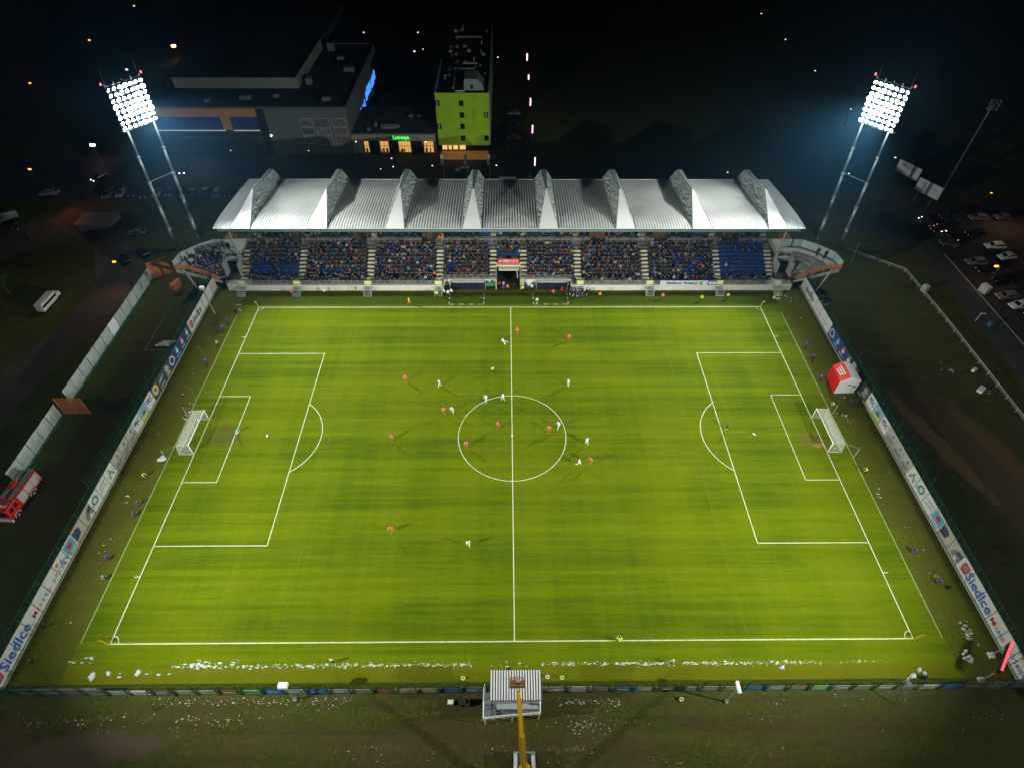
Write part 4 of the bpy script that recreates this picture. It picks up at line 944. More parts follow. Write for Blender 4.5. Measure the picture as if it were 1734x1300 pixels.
LEFTP = [(-56.9, 32.4, 'crouch', nvy, 'person in dark clothes crouching at the top of the left outer line'), (-57.6, 29.2, 'crouch', vio, 'photographer in violet sitting by the left fence nearest the stand'), (-57.8, 27.1, 'crouch', vio, 'photographer in violet with a pale lens behind the left goal line'),
         (-57.5, 22.7, 'crouch', cloth('pale_yellow', (.75, .72, .35)), 'ball boy in a pale yellow bib beside the navy drop adverts'), (-57.9, 17.6, 'crouch', vio, 'photographer in violet and white level with the top of the left penalty area'), (-58.7, -8.3, 'bend', hv, 'ball boy in fluorescent yellow below the left goal'),
         (-57.6, -13.2, 'crouch', vio, 'upper of two photographers in violet sitting below the left goal'), (-57.4, -15.2, 'crouch', vio, 'lower of two photographers in violet sitting below the left goal'), (-58.2, -22.2, 'crouch', vio, 'photographer in violet sitting level with the lower penalty line on the left'),
         (-57.3, -25.2, 'crouch', cloth('teal', (.1, .4, .4)), 'person in teal and white crouching near the lower left outer line'), (-61.9, -31.9, 'bend', blk, 'person in black standing against the lower left adverts'), (-61.3, -36.3, 'crouch', blk, 'person in black crouching near the lower left fence corner')]
RIGHTP = [(58.1, 22.1, 'crouch', vio, 'photographer in violet nearest the stand on the right'), (58.2, 18.7, 'crouch', vio, 'second photographer in violet below the ring logo advert on the right'), (57.5, 12.9, 'crouch', vio, 'photographer in violet with a white bag left of the red booth'),
          (57.1, 6.1, 'bend', cloth('pale_green', (.6, .8, .35)), 'ball boy in pale green behind the right goal'), (57.1, -7.9, 'bend', hv, 'ball boy in fluorescent yellow below the right goal'), (58.4, -21.7, 'crouch', vio, 'photographer in violet sitting near the car adverts on the right'), (59.7, -26.4, 'crouch', vio, 'photographer in violet beside a tripod near the lower right adverts')]
for x, y, k, c, lb in LEFTP: person(k, x, y, 0, R(90) + rnd.uniform(-.4, .4), c, nvy, nvy, blk, lb, hood=cw if 'pale lens' in lb or 'white' in lb else None)
for x, y, k, c, lb in RIGHTP: person(k, x, y, 0, R(-90) + rnd.uniform(-.4, .4), c, nvy, nvy, blk, lb, hood=cw if 'white' in lb else None)
for x, y, lb in ((-23.2, -36.5, 'ball boy in a pale bib on the snow line left of the gantry'), (20.0, -36.9, 'ball boy in a pale yellow bib on the snow line right of the gantry')):
    person('stand', x, y, 0, 3.1, cloth('pale_yellow', (.75, .72, .35)), blk, blk, blk, lb, scale=.88, hood=cw)
person('crouch', 51.4, -39.0, 0, 3.1, nvy, nvy, nvy, blk, 'person in navy crouching by the near fence among snow heaps')
o = bpy.data.objects.new('backpack', bpy.data.meshes.new('bp')); bpy.data.objects.remove(o)
m = MB(); m.box(-.3, -.2, 0, .3, .2, .3); m.box(-.2, -.26, .04, .2, -.2, .22); m.box(-.25, -.1, .3, .25, .1, .38)
q = m.build('backpack', blk); q.location = (60.7, -27.1, 0); props(q, 'black backpack on the grass beside the tripod photographer', 'bag')

# spectators: 300 that show largest one by one, the rest as one crowd
PAL = [('black', (.012, .012, .015), 20), ('dark grey', (.05, .05, .055), 12), ('navy', (.012, .02, .07), 16), ('dark green', (.02, .045, .03), 6), ('brown', (.07, .04, .025), 6), ('grey', (.20, .20, .20), 6),
       ('blue', (.02, .12, .45), 5), ('light blue', (.12, .40, .60), 4), ('red', (.45, .03, .03), 4), ('pink', (.60, .12, .20), 2), ('white', (.65, .65, .62), 5), ('beige', (.42, .34, .22), 4), ('yellow', (.65, .50, .05), .8), ('orange', (.7, .22, .03), .6), ('olive', (.12, .12, .04), 6), ('lime', (.35, .6, .05), .6)]
HEADS = [(.03, .02, .015), (.30, .2, .12), (.5, .34, .26), (.45, .45, .44), (.02, .02, .03), (.6, .55, .5)]
PAL = [(n_, tuple(v * (.62 if max(c_) > .1 else .8) for v in c_), w_) for n_, c_, w_ in PAL]; HEADS = [tuple(v * .6 for v in h) for h in HEADS]
wt = [p[2] * (1.5 if max(p[1]) < .08 else .8) for p in PAL]
def occ(x, i):
    if x < -45.2: return (.08, .08, .15, .55, .7, .8, .8, .85, .85, .9)[i] if i < 10 else .4
    if x < -30.6: return (.35 if x < -36 else .9, .45 if x < -36 else .9, .8, .85, .85, .9, .85, .85, .85, .9)[i] if i < 10 else .7
    if x > 45.2: return (.05, .04, .05, .05, .08, .1, .2, .25, .3, .4)[i] if i < 10 else .25
    if x > 35: return .5 + .05 * i if i < 8 else (.9 if i < 10 else .6)
    if i >= 10: return .55
    return .93 if i > 0 else .85
def block(x):
    names = ['left end block', 'second block from left', 'third block from left', 'block above left dugout', 'above the tunnel', 'block above right dugout', 'block right of right dugout', 'block above the pale banner', 'sparse right end block', 'right end corner']
    ed = [-44.9, -30.2, -15.3, -3.8, 2.9, 14.6, 29.3, 44.9, 56.4]
    return names[sum(x > e for e in ed)]
ORD = 'first second third fourth fifth sixth seventh eighth ninth tenth eleventh twelfth thirteenth fourteenth fifteenth'.split()
SP = []
for x, y, z, i in SEATS:
    cl = mnoise.noise(Vector((x * .35, i * .55, 3.)))
    if rnd.random() < occ(x, i) * (1.05 + .9 * min(0, cl + .12)) and not (-3.4 < x < 2.4 and i < 6): SP.append((x + rnd.uniform(-.06, .06), y + .38 + rnd.uniform(-.05, .05), z, i, 'sit' if rnd.random() < .85 else 'stand'))
def at_rail(x): return min(abs(x - g_) for g_ in GATES) > 1.0
x = -56.
while x < 56.5:
    if (x < -15 or x > 13.6) and at_rail(x) and rnd.random() < (.62 if -56 < x < -15 else .55): SP.append((x, 40.3 + rnd.random() * 1.1, 1.40, -1, 'stand'))
    x += .42
x = -55.
while x < 56:
    if rnd.random() < .22: SP.append((x, 50.0 + rnd.random() * .9, AZ, 20, 'stand'))
    x += .6
SP.sort(key=lambda s_: (s_[3] if s_[3] != 20 else 11))
rown = {-1: 'front railing', 0: 'front row', 1: 'second row'}; NSP = 185; seen = {}; order = sorted(range(NSP), key=lambda k: SP[k][0])
ci = [PAL.index(rnd.choices(PAL, wt)[0]) for _ in SP]
cmat = [cloth(p[0].replace(' ', '_') + '_coat', p[1]) for p in PAL]; hm = [mm(f'hair_{k}', h, .8) for k, h in enumerate(HEADS)]
for k in order:
    x, y, z, i, kind = SP[k]; c = ci[k]; ky = (c, i, block(x)); seen[ky] = seen.get(ky, -1) + 1
    lb = f"spectator, {ORD[min(seen[ky], 14)]} {PAL[c][0]} coat from the left, {rown.get(i, 'third row')}, {block(x)}"
    person(kind, x, y, z - (.06 if kind == 'sit' else 0), rnd.uniform(-.5, .5), cmat[c], nvy if k % 2 else blk, nvy if k % 2 else blk, blk, lb, 'spectators near the front railing', sub=0, hair=hm[rnd.randrange(6)], scale=rnd.uniform(.93, 1.03))
def crowd(name, pts, parent=None, label=None):
    V = []; F = []; CC = []; SZ_ = []; off = 0
    data = {}
    for kd in ('sit', 'stand'):
        me = body_mesh(kd, 0); v = np.array([p.co[:] for p in me.vertices]); fl = []; fs = []; zn = []
        for p in me.polygons: fl += list(p.vertices); fs.append(len(p.vertices)); zn += [p.material_index] * len(p.vertices)
        data[kd] = (v, np.array(fl), np.array(fs), np.array(zn))
    for x, y, z, i, kd, c, h in pts:
        v, fl, fs, zn = data[kd]; a = rnd.uniform(-.5, .5) + (pts[0][7] if len(pts[0]) > 7 else 0); ca, sa = math.cos(a), math.sin(a); s_ = rnd.uniform(.93, 1.03)
        w_ = v * s_; V.append(np.c_[w_[:, 0] * ca - w_[:, 1] * sa + x, w_[:, 0] * sa + w_[:, 1] * ca + y, w_[:, 2] + z - (.06 if kd == 'sit' else 0)])
        F.append(fl + off); SZ_.append(fs); off += len(v)
        lut = np.array([(.34, .21, .16), c, (.015, .018, .035), (.015, .018, .035), (.01, .01, .01), h, c]); CC.append(lut[zn])
    V = np.concatenate(V); F = np.concatenate(F); SZ_ = np.concatenate(SZ_); CC = np.concatenate(CC)
    me = bpy.data.meshes.new(name); me.vertices.add(len(V)); me.vertices.foreach_set('co', V.ravel()); me.loops.add(len(F)); me.loops.foreach_set('vertex_index', F)
    me.polygons.add(len(SZ_)); me.polygons.foreach_set('loop_start', np.concatenate([[0], np.cumsum(SZ_)[:-1]])); me.polygons.foreach_set('loop_total', SZ_)
    ca_ = me.color_attributes.new('coat', 'FLOAT_COLOR', 'CORNER'); ca_.data.foreach_set('color', np.c_[CC, np.ones(len(CC))].ravel())
    me.update(calc_edges=True); me.validate()
    if 'crowd_cloth' not in MATS:
        cm_ = mat('crowd_cloth', (1, 1, 1), .8); at = cm_.node_tree.nodes.new('ShaderNodeAttribute'); at.attribute_name = 'coat'; cm_.node_tree.links.new(at.outputs['Color'], cm_.node_tree.nodes['Principled BSDF'].inputs['Base Color']); MATS['crowd_cloth'] = cm_
    me.materials.append(MATS['crowd_cloth']); o = bpy.data.objects.new(name, me); col.objects.link(o)
    return props(o, label, 'crowd', None, 'stuff')
pts = [(x, y, z, i, kd, PAL[ci[k + NSP]][1], HEADS[rnd.randrange(6)]) for k, (x, y, z, i, kd) in enumerate(SP[NSP:])]
rr = random.Random(5); wi_ = [(-67.1, 40.2), (-66.8, 41.7), (-65.1, 43.6), (-63.0, 45.2), (-61.3, 45.4)]; in_ = [(-62.3, 41.2), (-62.15, 41.3), (-61.9, 41.4), (-61.6, 41.5), (-61.3, 41.6)]
for k in range(75):
    j = rr.randint(0, 7); q = rr.choice((0, 1, 1, 2, 2, 3)); b = (j + .5) / 9; A = [Vector(wi_[v]).lerp(Vector(in_[v]), b) for v in (q, q + 1)]; p = A[0].lerp(A[1], rr.random()); c = rr.choices(PAL, wt)[0][1]
    pts.append((p.x, p.y, 6 - (j + 1) * 4.3 / 9, 30, 'stand', c, HEADS[rr.randrange(6)]))
for k in range(26):
    t_ = rr.random(); p = Vector((-68.6, 41.0)).lerp(Vector((-62.5, 46.3)), t_) if k % 2 else Vector((-64.8, 45.0)).lerp(Vector((-60.3, 46.8)), t_)
    pts.append((p.x + .3, p.y - .3, 6.0, 30, 'stand', rr.choices(PAL, wt)[0][1], HEADS[rr.randrange(6)]))
crowd('crowd', pts, label='packed crowd of spectators in winter coats filling the blue seats')
for x, y, z, c, lb in ((-15.6, 49.7, 5.62, org, 'left of two stewards in bright orange on the cross aisle'), (-14.9, 49.7, 5.62, org, 'right of two stewards in bright orange on the cross aisle'), (-16.4, 42.2, 1.6, org, 'steward in orange at the foot of the fourth stairway'), (-29.6, 49.9, 5.62, org, 'steward in orange above the third stairway'),
                       (67.0, 43.1, 6.0, nvy, 'person in navy leaning on the parapet of the right wing'), (65.8, 44.2, 6.0, nvy, 'person in dark blue walking on the right wing walkway'), (60.3, 41.2, 1.5, org, 'steward in orange at the foot of the right wing'), (-57.0, 44.2, 2.9, crd, 'spectator in a red jacket on the far left stairway')):
    person('stand', x, y, z, rnd.uniform(-.5, .5), c, blk, blk, blk, lb, sub=0)

# ------------------------------------------------------------------ gantry, boom lift, scoreboard, booth on the edges
t = thing('camera_gantry', 'white camera platform with a striped metal roof behind the near fence', 'platform', (0, -41.5, 0))
n = 19; w_ = 5.95 / n
for k in range(n):
    x = -2.9 + w_ * k; m = MB(); m.add([(x, -42.35, 5.0), (x + w_ * .56, -42.35, 5.0), (x + w_ * .56, -39.25, 5.5), (x, -39.25, 5.5)], [(0, 1, 2, 3)])
    m.add([(x + w_ * .56, -42.35, 4.88), (x + w_, -42.35, 4.88), (x + w_, -39.25, 5.38), (x + w_ * .56, -39.25, 5.38)], [(0, 1, 2, 3)])
    m.add([(x + w_ * .56, -42.35, 4.88), (x + w_ * .56, -39.25, 5.38), (x + w_ * .56, -39.25, 5.5), (x + w_ * .56, -42.35, 5.0)], [(0, 1, 2, 3)]); m.m = 0
    m.build('roof_sheet', WHITE if True else STEEL, t)
under = MB()
for k in range(n): x = -2.9 + w_ * k; under.add([(x + w_ * .57, -42.34, 4.885), (x + w_ * .97, -42.34, 4.885), (x + w_ * .97, -39.26, 5.385), (x + w_ * .57, -39.26, 5.385)], [(0, 1, 2, 3)])
for k in range(len(under.v)): under.v[k] = (under.v[k][0], under.v[k][1], under.v[k][2] + .012)
under.build('roof_grooves', mm('dark_groove', (.05, .045, .09), .6), t)
m = MB(); m.box(-2.95, -42.42, 4.86, 3.1, -42.36, 5.0); m.build('eaves_trim', mm('maroon_trim', (.25, .03, .05), .6), t)
m = MB(); m.sheet([(-3.75, -40.8, 2.45), (2.9, -40.8, 2.45), (2.8, -43.2, 2.45), (-3.7, -43.75, 2.45)], .1, (0, 0, 1)); m.build('deck', mm('grating', (.16, .18, .18), .7, nz=(6., .6, (.08, .09, .09))), t)
wt_ = mm('white_steel', (.75, .78, .76), .5)
m = MB(); railing(m, [(-3.75, -40.6, 2.5), (-3.75, -43.8, 2.5), (-.4, -43.5, 2.5), (2.85, -43.3, 2.5), (2.95, -41.2, 2.5)], 1.1, 1.1, 2, .05); m.build('railing', wt_, t)
for p in ((-3.6, -40.7), (-3.6, -43.6), (2.8, -43.1), (2.8, -40.6), (-.4, -43.3), (-.4, -40.6), (-2.8, -39.5), (2.9, -39.5)): m = MB(); m.bar((*p, 0), (*p, 5.1 if p[1] > -42 else 2.5), .06, n=6); m.build('leg', wt_, t)
m = MB(); m.box(-2.2, -42.9, 2.6, 2.6, -42.5, 3.5); m.box(-2.2, -42.5, 3.35, 1.6, -42.3, 3.42); m.build('desk', mm('desk_grey', (.28, .30, .30), .6), t)
person('stand', -2.05, -43.1, 2.55, 0, blk, blk, blk, blk, 'person in black on the gantry platform behind the striped roof')
person('bend', -.75, -39.3, 4.2, 3.1, nvy, blk, blk, blk, 'camera operator in dark clothes at the front edge of the gantry')
t = thing('boom_lift', 'yellow boom lift reaching over the gantry roof from the near edge', 'boom lift', (.9, -48.5, 0))
m = MB(); m.box(-.3, -50.6, .5, 2.2, -46.7, 1.2); m.m = 1; m.box(-.25, -50.4, 1.2, .15, -47.0, 1.75); m.box(1.75, -50.4, 1.2, 2.15, -47.2, 1.75); m.m = 2; m.box(.2, -47.9, 1.2, 1.7, -46.9, 1.4)
m.build('chassis', [mm('grey_metal', (.35, .36, .36), .4, .4), mm('white_cover', (.6, .62, .62), .4), DSTEEL], t)
for sx in (-.35, 2.25):
    for sy_ in (-50.0, -47.3): m = MB(); m.bar((sx - .16, sy_, .48), (sx + .16, sy_, .48), .48, n=16); m.m = 1; m.bar((sx - .17, sy_, .48), (sx + .17, sy_, .48), .22, n=10); m.build('wheel', [BLACK, YELLOW], t)
m = MB(); m.bar((.95, -48.6, 1.2), (.95, -48.6, 1.9), .7, n=14); m.build('turret', YELLOW, t)
bA, bB = Vector((.95, -49.8, 2.1)), Vector((.28, -42.3, 8.4)); d_ = (bB - bA).normalized(); sd = d_.cross(Vector((0, 0, 1))).normalized(); nn_ = sd.cross(d_)
m = MB(); m.obox(bA.lerp(bB, .25), sd, nn_, d_, .26, .26, (bB - bA).length * .25); m.build('lower_boom', YELLOW, t)
m = MB(); m.obox(bA.lerp(bB, .72), sd, nn_, d_, .18, .19, (bB - bA).length * .27); m.build('upper_boom', YELLOW, t)
m = MB()
for q in (-1, 1): m.bar(bA + sd * .42 * q + nn_ * .1, bA.lerp(bB, .92) + sd * .22 * q + nn_ * .1, .045, n=5)
m.bar(bA + nn_ * .3, bA.lerp(bB, .5) + nn_ * .34, .06, n=5); m.build('hydraulic_hose', mm('dark_yellow', (.4, .25, .01), .5), t)
m = MB(); cx_, cy_, cz_ = .18, -41.6, 8.3
m.box(cx_ - .85, cy_ - .42, cz_, cx_ + .85, cy_ + .42, cz_ + .06); railing(m, [(cx_ - .85, cy_ - .42, cz_), (cx_ + .85, cy_ - .42, cz_), (cx_ + .85, cy_ + .42, cz_), (cx_ - .85, cy_ + .42, cz_), (cx_ - .85, cy_ - .42, cz_)], 1.05, .5, 3, .03)
m.box(cx_ - .85, cy_ - .44, cz_ + .05, cx_ + .85, cy_ - .40, cz_ + .6); m.build('basket', mm('brown_basket', (.22, .10, .02), .6), t)
person('lift', .2, -41.65, 8.36, 2.9, cloth('pale_grey_jacket', (.45, .48, .55), ), blk, blk, blk, 'camera operator in a grey jacket standing in the boom lift basket', hood=HAIRD)

t = thing('scoreboard', 'red glowing scoreboard on two poles by the lower right adverts', 'scoreboard', (60.1, -37.7, 0))
A_, B_ = Vector((61.55, -36.2, 0)), Vector((58.6, -39.2, 0)); u_ = (B_ - A_).normalized(); n_ = Vector((-u_.y, u_.x, 0));  n_ = n_ if n_.y > 0 else -n_
for p in (A_, B_):
    m = MB(); m.bar(p, p + Vector((0, 0, 4.2)), .07, n=6); m.build('pole', STEEL, t); m = MB(); m.box(p.x - .35, p.y - .35, 0, p.x + .35, p.y + .35, .3); m.build('footing', mm('pale_footing', (.7, .7, .68), .7), t)
cc = (A_ + B_) / 2 + Vector((0, 0, 3.9)); m = MB(); m.obox(cc, u_, Vector((0, 0, 1)), n_, 2.35, .55, .10); m.build('case', BLACK, t)
led = mm('red_led', (.8, .03, .05), .4, emit=((1, .05, .08), 2.4))
for zz, hh in ((.30, .12), (-.36, .05)):
    for k in range(15 if zz > 0 else 6):
        m = MB(); m.obox(cc + u_ * (-2.1 + (.3 if zz > 0 else .78) * k) + Vector((0, 0, zz)) - n_ * .115, u_, Vector((0, 0, 1)), n_, .11, hh, .01); m.build('led_character', led, t)
for k in (-1.9, -.2, .1, 1.9): m = MB(); m.obox(cc + u_ * k + Vector((0, 0, -.08)) - n_ * .115, u_, Vector((0, 0, 1)), n_, .07, .2, .01); m.build('led_character', led, t)
m = MB(); m.obox(cc + Vector((0, 0, .57)), u_, (0, 0, 1), n_, 2.35, .02, .12)
for k in range(16): m.obox(cc + u_ * (-2.2 + .29 * k) + Vector((0, 0, .60)), u_, Vector((0, 0, 1)), n_, .09, .012, .09)
m.build('top_led_strip', led, t)

t = thing('inflatable_booth', 'red and white inflatable booth with lettering by the right fence', 'booth', (60.6, 11, 0))
m = MB(); m.add([(58.6, 9.5, 0), (58.9, 13.7, 0), (58.9, 13.7, 3.0), (58.5, 9.4, 3.2)], [(0, 3, 2, 1)]); m.build('red_side', RED, t)
m = MB(); m.add([(58.5, 9.4, 3.2), (58.9, 13.7, 3.0), (60.6, 13.9, 3.9), (60.2, 9.6, 4.1)], [(0, 3, 2, 1)]); m.build('red_roof_half', mm('bright_red_vinyl', (.75, .05, .03), .4), t)
m = MB(); m.add([(60.2, 9.6, 4.1), (60.6, 13.9, 3.9), (62.6, 13.8, 3.1), (62.3, 9.5, 3.3)], [(0, 3, 2, 1)]); m.add([(58.6, 9.5, 0), (58.5, 9.4, 3.2), (60.2, 9.6, 4.1), (62.3, 9.5, 3.3), (62.3, 9.6, 0)], [(0, 1, 2, 3, 4)]); m.add([(62.3, 9.6, 0), (62.3, 9.5, 3.3), (62.6, 13.8, 3.1), (62.6, 13.8, 0)], [(0, 1, 2, 3)]); m.add([(58.9, 13.7, 0), (62.6, 13.8, 0), (62.6, 13.8, 3.1), (60.6, 13.9, 3.9), (58.9, 13.7, 3.0)], [(0, 1, 2, 3, 4)])
m.build('white_shell', WHITE, t)
for k in range(3): m = MB(); m.sheet([(58.9 + .35 * k, 10.6, 3.46 + .168 * k), (59.05 + .35 * k, 10.6, 3.53 + .168 * k), (59.1 + .35 * k, 12.4 + .2 * k, 3.41 + .168 * k), (58.95 + .35 * k, 12.4 + .2 * k, 3.34 + .168 * k)], .03, (0, 0, 1)); m.build('white_stripe_print', WHITE, t)
for cx_, cz_ in ((59.6, 1.9), (60.6, 2.2), (61.6, 1.8)): m = MB(); m.sheet([(cx_ + .38 * a, 9.5, cz_ + .22 * b) for a, b in circ(0, 0, 1, 10)], .02, (0, -1, 0)); m.build('dark_print', mm('dark_emblem', (.1, .12, .14), .5), t)
m = MB(); m.add([(61.6 + .35 * a, 12.9 + .6 * b, 3.42 - .41 * .35 * a) for a, b in circ(0, 0, 1, 12)], [tuple(range(12))]); m.build('emblem', mm('dark_emblem', (.1, .12, .14), .5), t)
t = thing('generator', 'small dark wheeled equipment beside the red booth', 'generator', (61.3, 7.3, 0))
m = MB(); m.box(60.8, 6.9, .15, 61.8, 7.7, .7); m.bar((60.9, 6.85, .25), (60.9, 7.75, .25), .25, n=10); m.bar((61.7, 6.85, .25), (61.7, 7.75, .25), .25, n=10); railing(m, [(60.8, 6.9, .7), (61.8, 6.9, .7), (61.8, 7.7, .7)], .5, .5, 2, .03); m.build('frame', DSTEEL, t)

bxm = mm('box_red', (.5, .05, .05), .6); t = thing('spotlight_unit', 'small white and red box on the grass left of the gantry', 'box', (-7.9, -41.3, 0))
m = MB(); m.box(-8.2, -41.6, 0, -7.5, -41.2, .5); m.build('red_base', bxm, t); m = MB(); m.box(-8.2, -41.6, .5, -7.5, -41.1, .75); m.build('white_lid', WHITE, t)
t = thing('generator', 'dark generator cart left of the gantry', 'generator', (-6.2, -41.4, 0)); m = MB(); m.box(-6.9, -41.7, .2, -5.5, -41.1, .8); m.bar((-6.7, -41.75, .22), (-6.7, -41.05, .22), .22, n=10); m.bar((-5.7, -41.75, .22), (-5.7, -41.05, .22), .22, n=10); m.box(-6.6, -41.6, .8, -6.0, -41.2, 1.0); m.build('body', DSTEEL, t)
rg = bmesh.new(); 
def ring(x, y, c, lb):
    m = MB(); K = 14
    for i in range(K):
        for j in range(6): a, b = 2 * math.pi * i / K, 2 * math.pi * j / 6; r_ = .34 + .12 * math.cos(b); m.v.append((r_ * math.cos(a), .12 * math.sin(b), .46 + r_ * math.sin(a)))
    for i in range(K):
        for j in range(6): m.f.append((i * 6 + j, ((i + 1) % K) * 6 + j, ((i + 1) % K) * 6 + (j + 1) % 6, i * 6 + (j + 1) % 6)); m.mi.append(0)
    m.box(-.1, -.08, 0, .1, .08, .1); o = m.build('life_ring', c); o.scale = (.62,) * 3; o.location = (x, y, 0); o.rotation_euler = (R(-35), 0, 0); props(o, lb, 'ring', 'small rings standing by the near fence')
cr = mm('cream_ring', (.72, .62, .42), .6)
for x, y, c, lb in ((-6.5, -38.7, cr, 'cream ring standing on the grass left of the gantry'), (4.1, -38.6, cr, 'cream ring just right of the gantry roof inside the fence'), (5.9, -38.7, mm('lime_ring', (.5, .75, .2), .6), 'yellow green ring right of the gantry'), (20.4, -41.3, cr, 'cream ring on the dark grass outside the near fence')): ring(x, y, c, lb)
for x, y, dx, lb in ((-26.9, -40.8, -.15, 'white loudspeaker pole at the near fence left of the gantry'), (25.9, -41.4, .15, 'white loudspeaker pole at the near fence right of the gantry')):
    t = thing('speaker_pole', lb, 'pole', (x, y, 0), 'white speaker poles along the near fence')
    m = MB(); m.bar((x, y, 0), (x, y, 5.2), .08, n=7); m.bar((x, y, 0), (x, y, .3), .22, n=8); m.build('pole', STEEL, t)
    m = MB(); m.box(x - .6, y - .25, 5.1, x + .45, y + .4, 5.6) if dx < 0 else m.box(x - .15, y - .5, 5.1, x + .2, y + .8, 5.5); m.build('speaker_box', WHITE, t)
for x in (-43.6, 25.6 + 0, 46.4):
    if x == 25.6: continue
    t = thing('bracing_pole', f'thin dark pole leaning against the near fence towards the {"left" if x < 0 else "right"}', 'pole', (x, -41, 0)); m = MB(); m.bar((x, -41.9, 0), (x, -40.4, 4.2), .05, n=5); m.build('pole', DSTEEL, t)
t = thing('speaker_pole', 'white pole on the grass at the top of the left adverts', 'pole', (-60.9, 31.9, 0)); m = MB(); m.bar((-60.9, 31.9, 0), (-61.1, 31.9, 6.5), .12, n=8); m.build('pole', STEEL, t); m = MB(); m.box(-61.5, 31.6, 6.4, -60.7, 32.2, 7.0); m.build('speaker_box', WHITE, t)

# ------------------------------------------------------------------ snow
def flakes(mb, n, fx, fy, s0, s1, h=.05, rr=rnd):
    for _ in range(n):
        x, y = fx(rr), fy(rr); s_ = s0 * .7 + (s1 * 1.5 - s0 * .7) * rr.random() ** 2.6; k = rr.randint(5, 7); a0 = rr.random() * 6; P = []
        for i in range(k): a = a0 + 2 * math.pi * i / k; q = s_ * rr.uniform(.55, 1.2); P.append((x + q * math.cos(a) * 1.9, y + q * math.sin(a) * .8, .006))
        P.append((x + s_ * .2, y, h + s_ * .35)); mb.add(P, [(i, (i + 1) % k, k) for i in range(k)])
m = MB(); U_ = lambda a, b: (lambda r: r.uniform(a, b)); G_ = lambda c, s_: (lambda r: r.gauss(c, s_))
for a, b, n in ((-43.5, -37.0, 110), (-37, -31.5, 50), (-31, -16, 230), (-16, -5.5, 140), (-5, 2, 16), (3.5, 12, 110), (12.5, 20.5, 170), (21.5, 38, 290), (38, 48, 36)): flakes(m, n, U_(a, b), G_(-36.85, .13), .025, .085)
flakes(m, 50, G_(-39.8, 1.0), G_(-36.5, .25), .04, .12); flakes(m, 26, G_(-36, .7), G_(-36.4, .2), .04, .12)
m.build('snow_line', SNOW, None, 'broken line of leftover snow along the near touchline', cat='snow', kind='stuff')
def scatter(sx, n=150):
    for _ in range(9):
        cx_ = rnd.uniform(57.2, 60.4) * sx; cy_ = rnd.uniform(-34, 31); flakes(m, rnd.randint(2, 8), G_(cx_, .45), G_(cy_, .5), .03, .12)
m = MB(); scatter(-1); scatter(1); flakes(m, 34, G_(60.2, .35), G_(-33, .8), .03, .13); flakes(m, 10, G_(59.8, .2), G_(-34.2, .2), .04, .14); flakes(m, 12, G_(-56.5, .6), G_(34.2, .8), .04, .14); flakes(m, 18, G_(-56.8, .35), G_(6.0, 1.3), .05, .16)
flakes(m, 16, G_(-55.0, 1.0), G_(-35.9, .4), .04, .13); flakes(m, 14, G_(-46, 2), G_(-37.8, .4), .04, .13); flakes(m, 14, G_(58.5, 1.5), G_(37, .8), .05, .16)
m.build('snow_scraps', SNOW, None, 'scraps of snow and paper scattered along the side lines', cat='snow', kind='stuff')
m = MB()
for _ in range(48): cx_, cy_ = rnd.uniform(-58, 58), rnd.choice((-41.2, -42.0, -43.4, -44.2, -46.5, -47.5)) + rnd.uniform(-.4, .4); flakes(m, rnd.randint(5, 22), G_(cx_, 1.3), G_(cy_, .30), .012, .042, .015)
flakes(m, 160, G_(8.5, 1.5), G_(-43.6, .8), .012, .05, .015); flakes(m, 90, U_(5, 13), G_(-41.3, .25), .02, .07, .015); flakes(m, 220, U_(-44, -20), G_(-41.0, .3), .02, .06, .015); flakes(m, 170, U_(-60, -30), G_(-42.9, .3), .02, .06, .015)
flakes(m, 34, G_(83.2, .9), G_(15.4, .7), .03, .11); flakes(m, 16, G_(87.5, .8), G_(10, .5), .05, .14); flakes(m, 40, G_(66.5, .8), G_(36.5, 1.2), .05, .16)
m.build('snow_flecks', SNOW, None, 'small snow flecks scattered over the dark rough grass', cat='snow', kind='stuff')
HE = [(-57.4, -4.5, .75, .35, 'snow heap below the left goal on the outer line'), (58.6, -36.5, .72, .5, 'largest snow heap near the lower right corner by the scoreboard'), (50.1, -38.6, .42, .5, 'left snow heap of the group at the lower right fence'), (51.4, -38.0, .4, .5, 'right snow heap of the group at the lower right fence'),
      (49.2, -39.3, .4, .3, 'small snow heap touching the near fence at lower right'), (33.9, -37.7, .35, .35, 'small lone snow heap right of centre near the fence'), (-53.2, -37.9, .5, .2, 'long snow heap near the lower left corner'), (-51.2, -37.5, .35, .2, 'round snow heap near the lower left corner'), (-47.4, -37.6, .4, .25, 'snow heap left of the near snow line start'),
      (65.0, 37.4, .7, .6, 'snow heap at the foot of the right wing strut'), (57.0, 37.0, .6, .2, 'flat snow heap by the far right stair')]
for x, y, r_, h_, lb in HE:
    m = MB(); rr = random.Random(int(x * 10)); 
    for q in range(7):
        cx_, cy_ = rr.gauss(0, r_ * .45), rr.gauss(0, r_ * .4); s_ = r_ * rr.uniform(.3, .7); K = 8; P = [(cx_ + s_ * math.cos(a) * rr.uniform(.8, 1.2), cy_ + s_ * math.sin(a) * rr.uniform(.7, 1.1), 0) for a in [2 * math.pi * i / K for i in range(K)]]
        P += [(cx_ + s_ * .6 * math.cos(a), cy_ + s_ * .6 * math.sin(a), h_ * rr.uniform(.45, .75)) for a in [2 * math.pi * i / K for i in range(K)]] + [(cx_, cy_, h_ * rr.uniform(.8, 1.1))]
        m.add(P, [(i, (i + 1) % K, K + (i + 1) % K, K + i) for i in range(K)] + [(K + i, K + (i + 1) % K, 2 * K) for i in range(K)])
    o = m.build('snow_heap', SNOW, smooth=True); o.location = (x, y, 0); props(o, lb, 'snow heap', 'snow heaps left around the pitch')

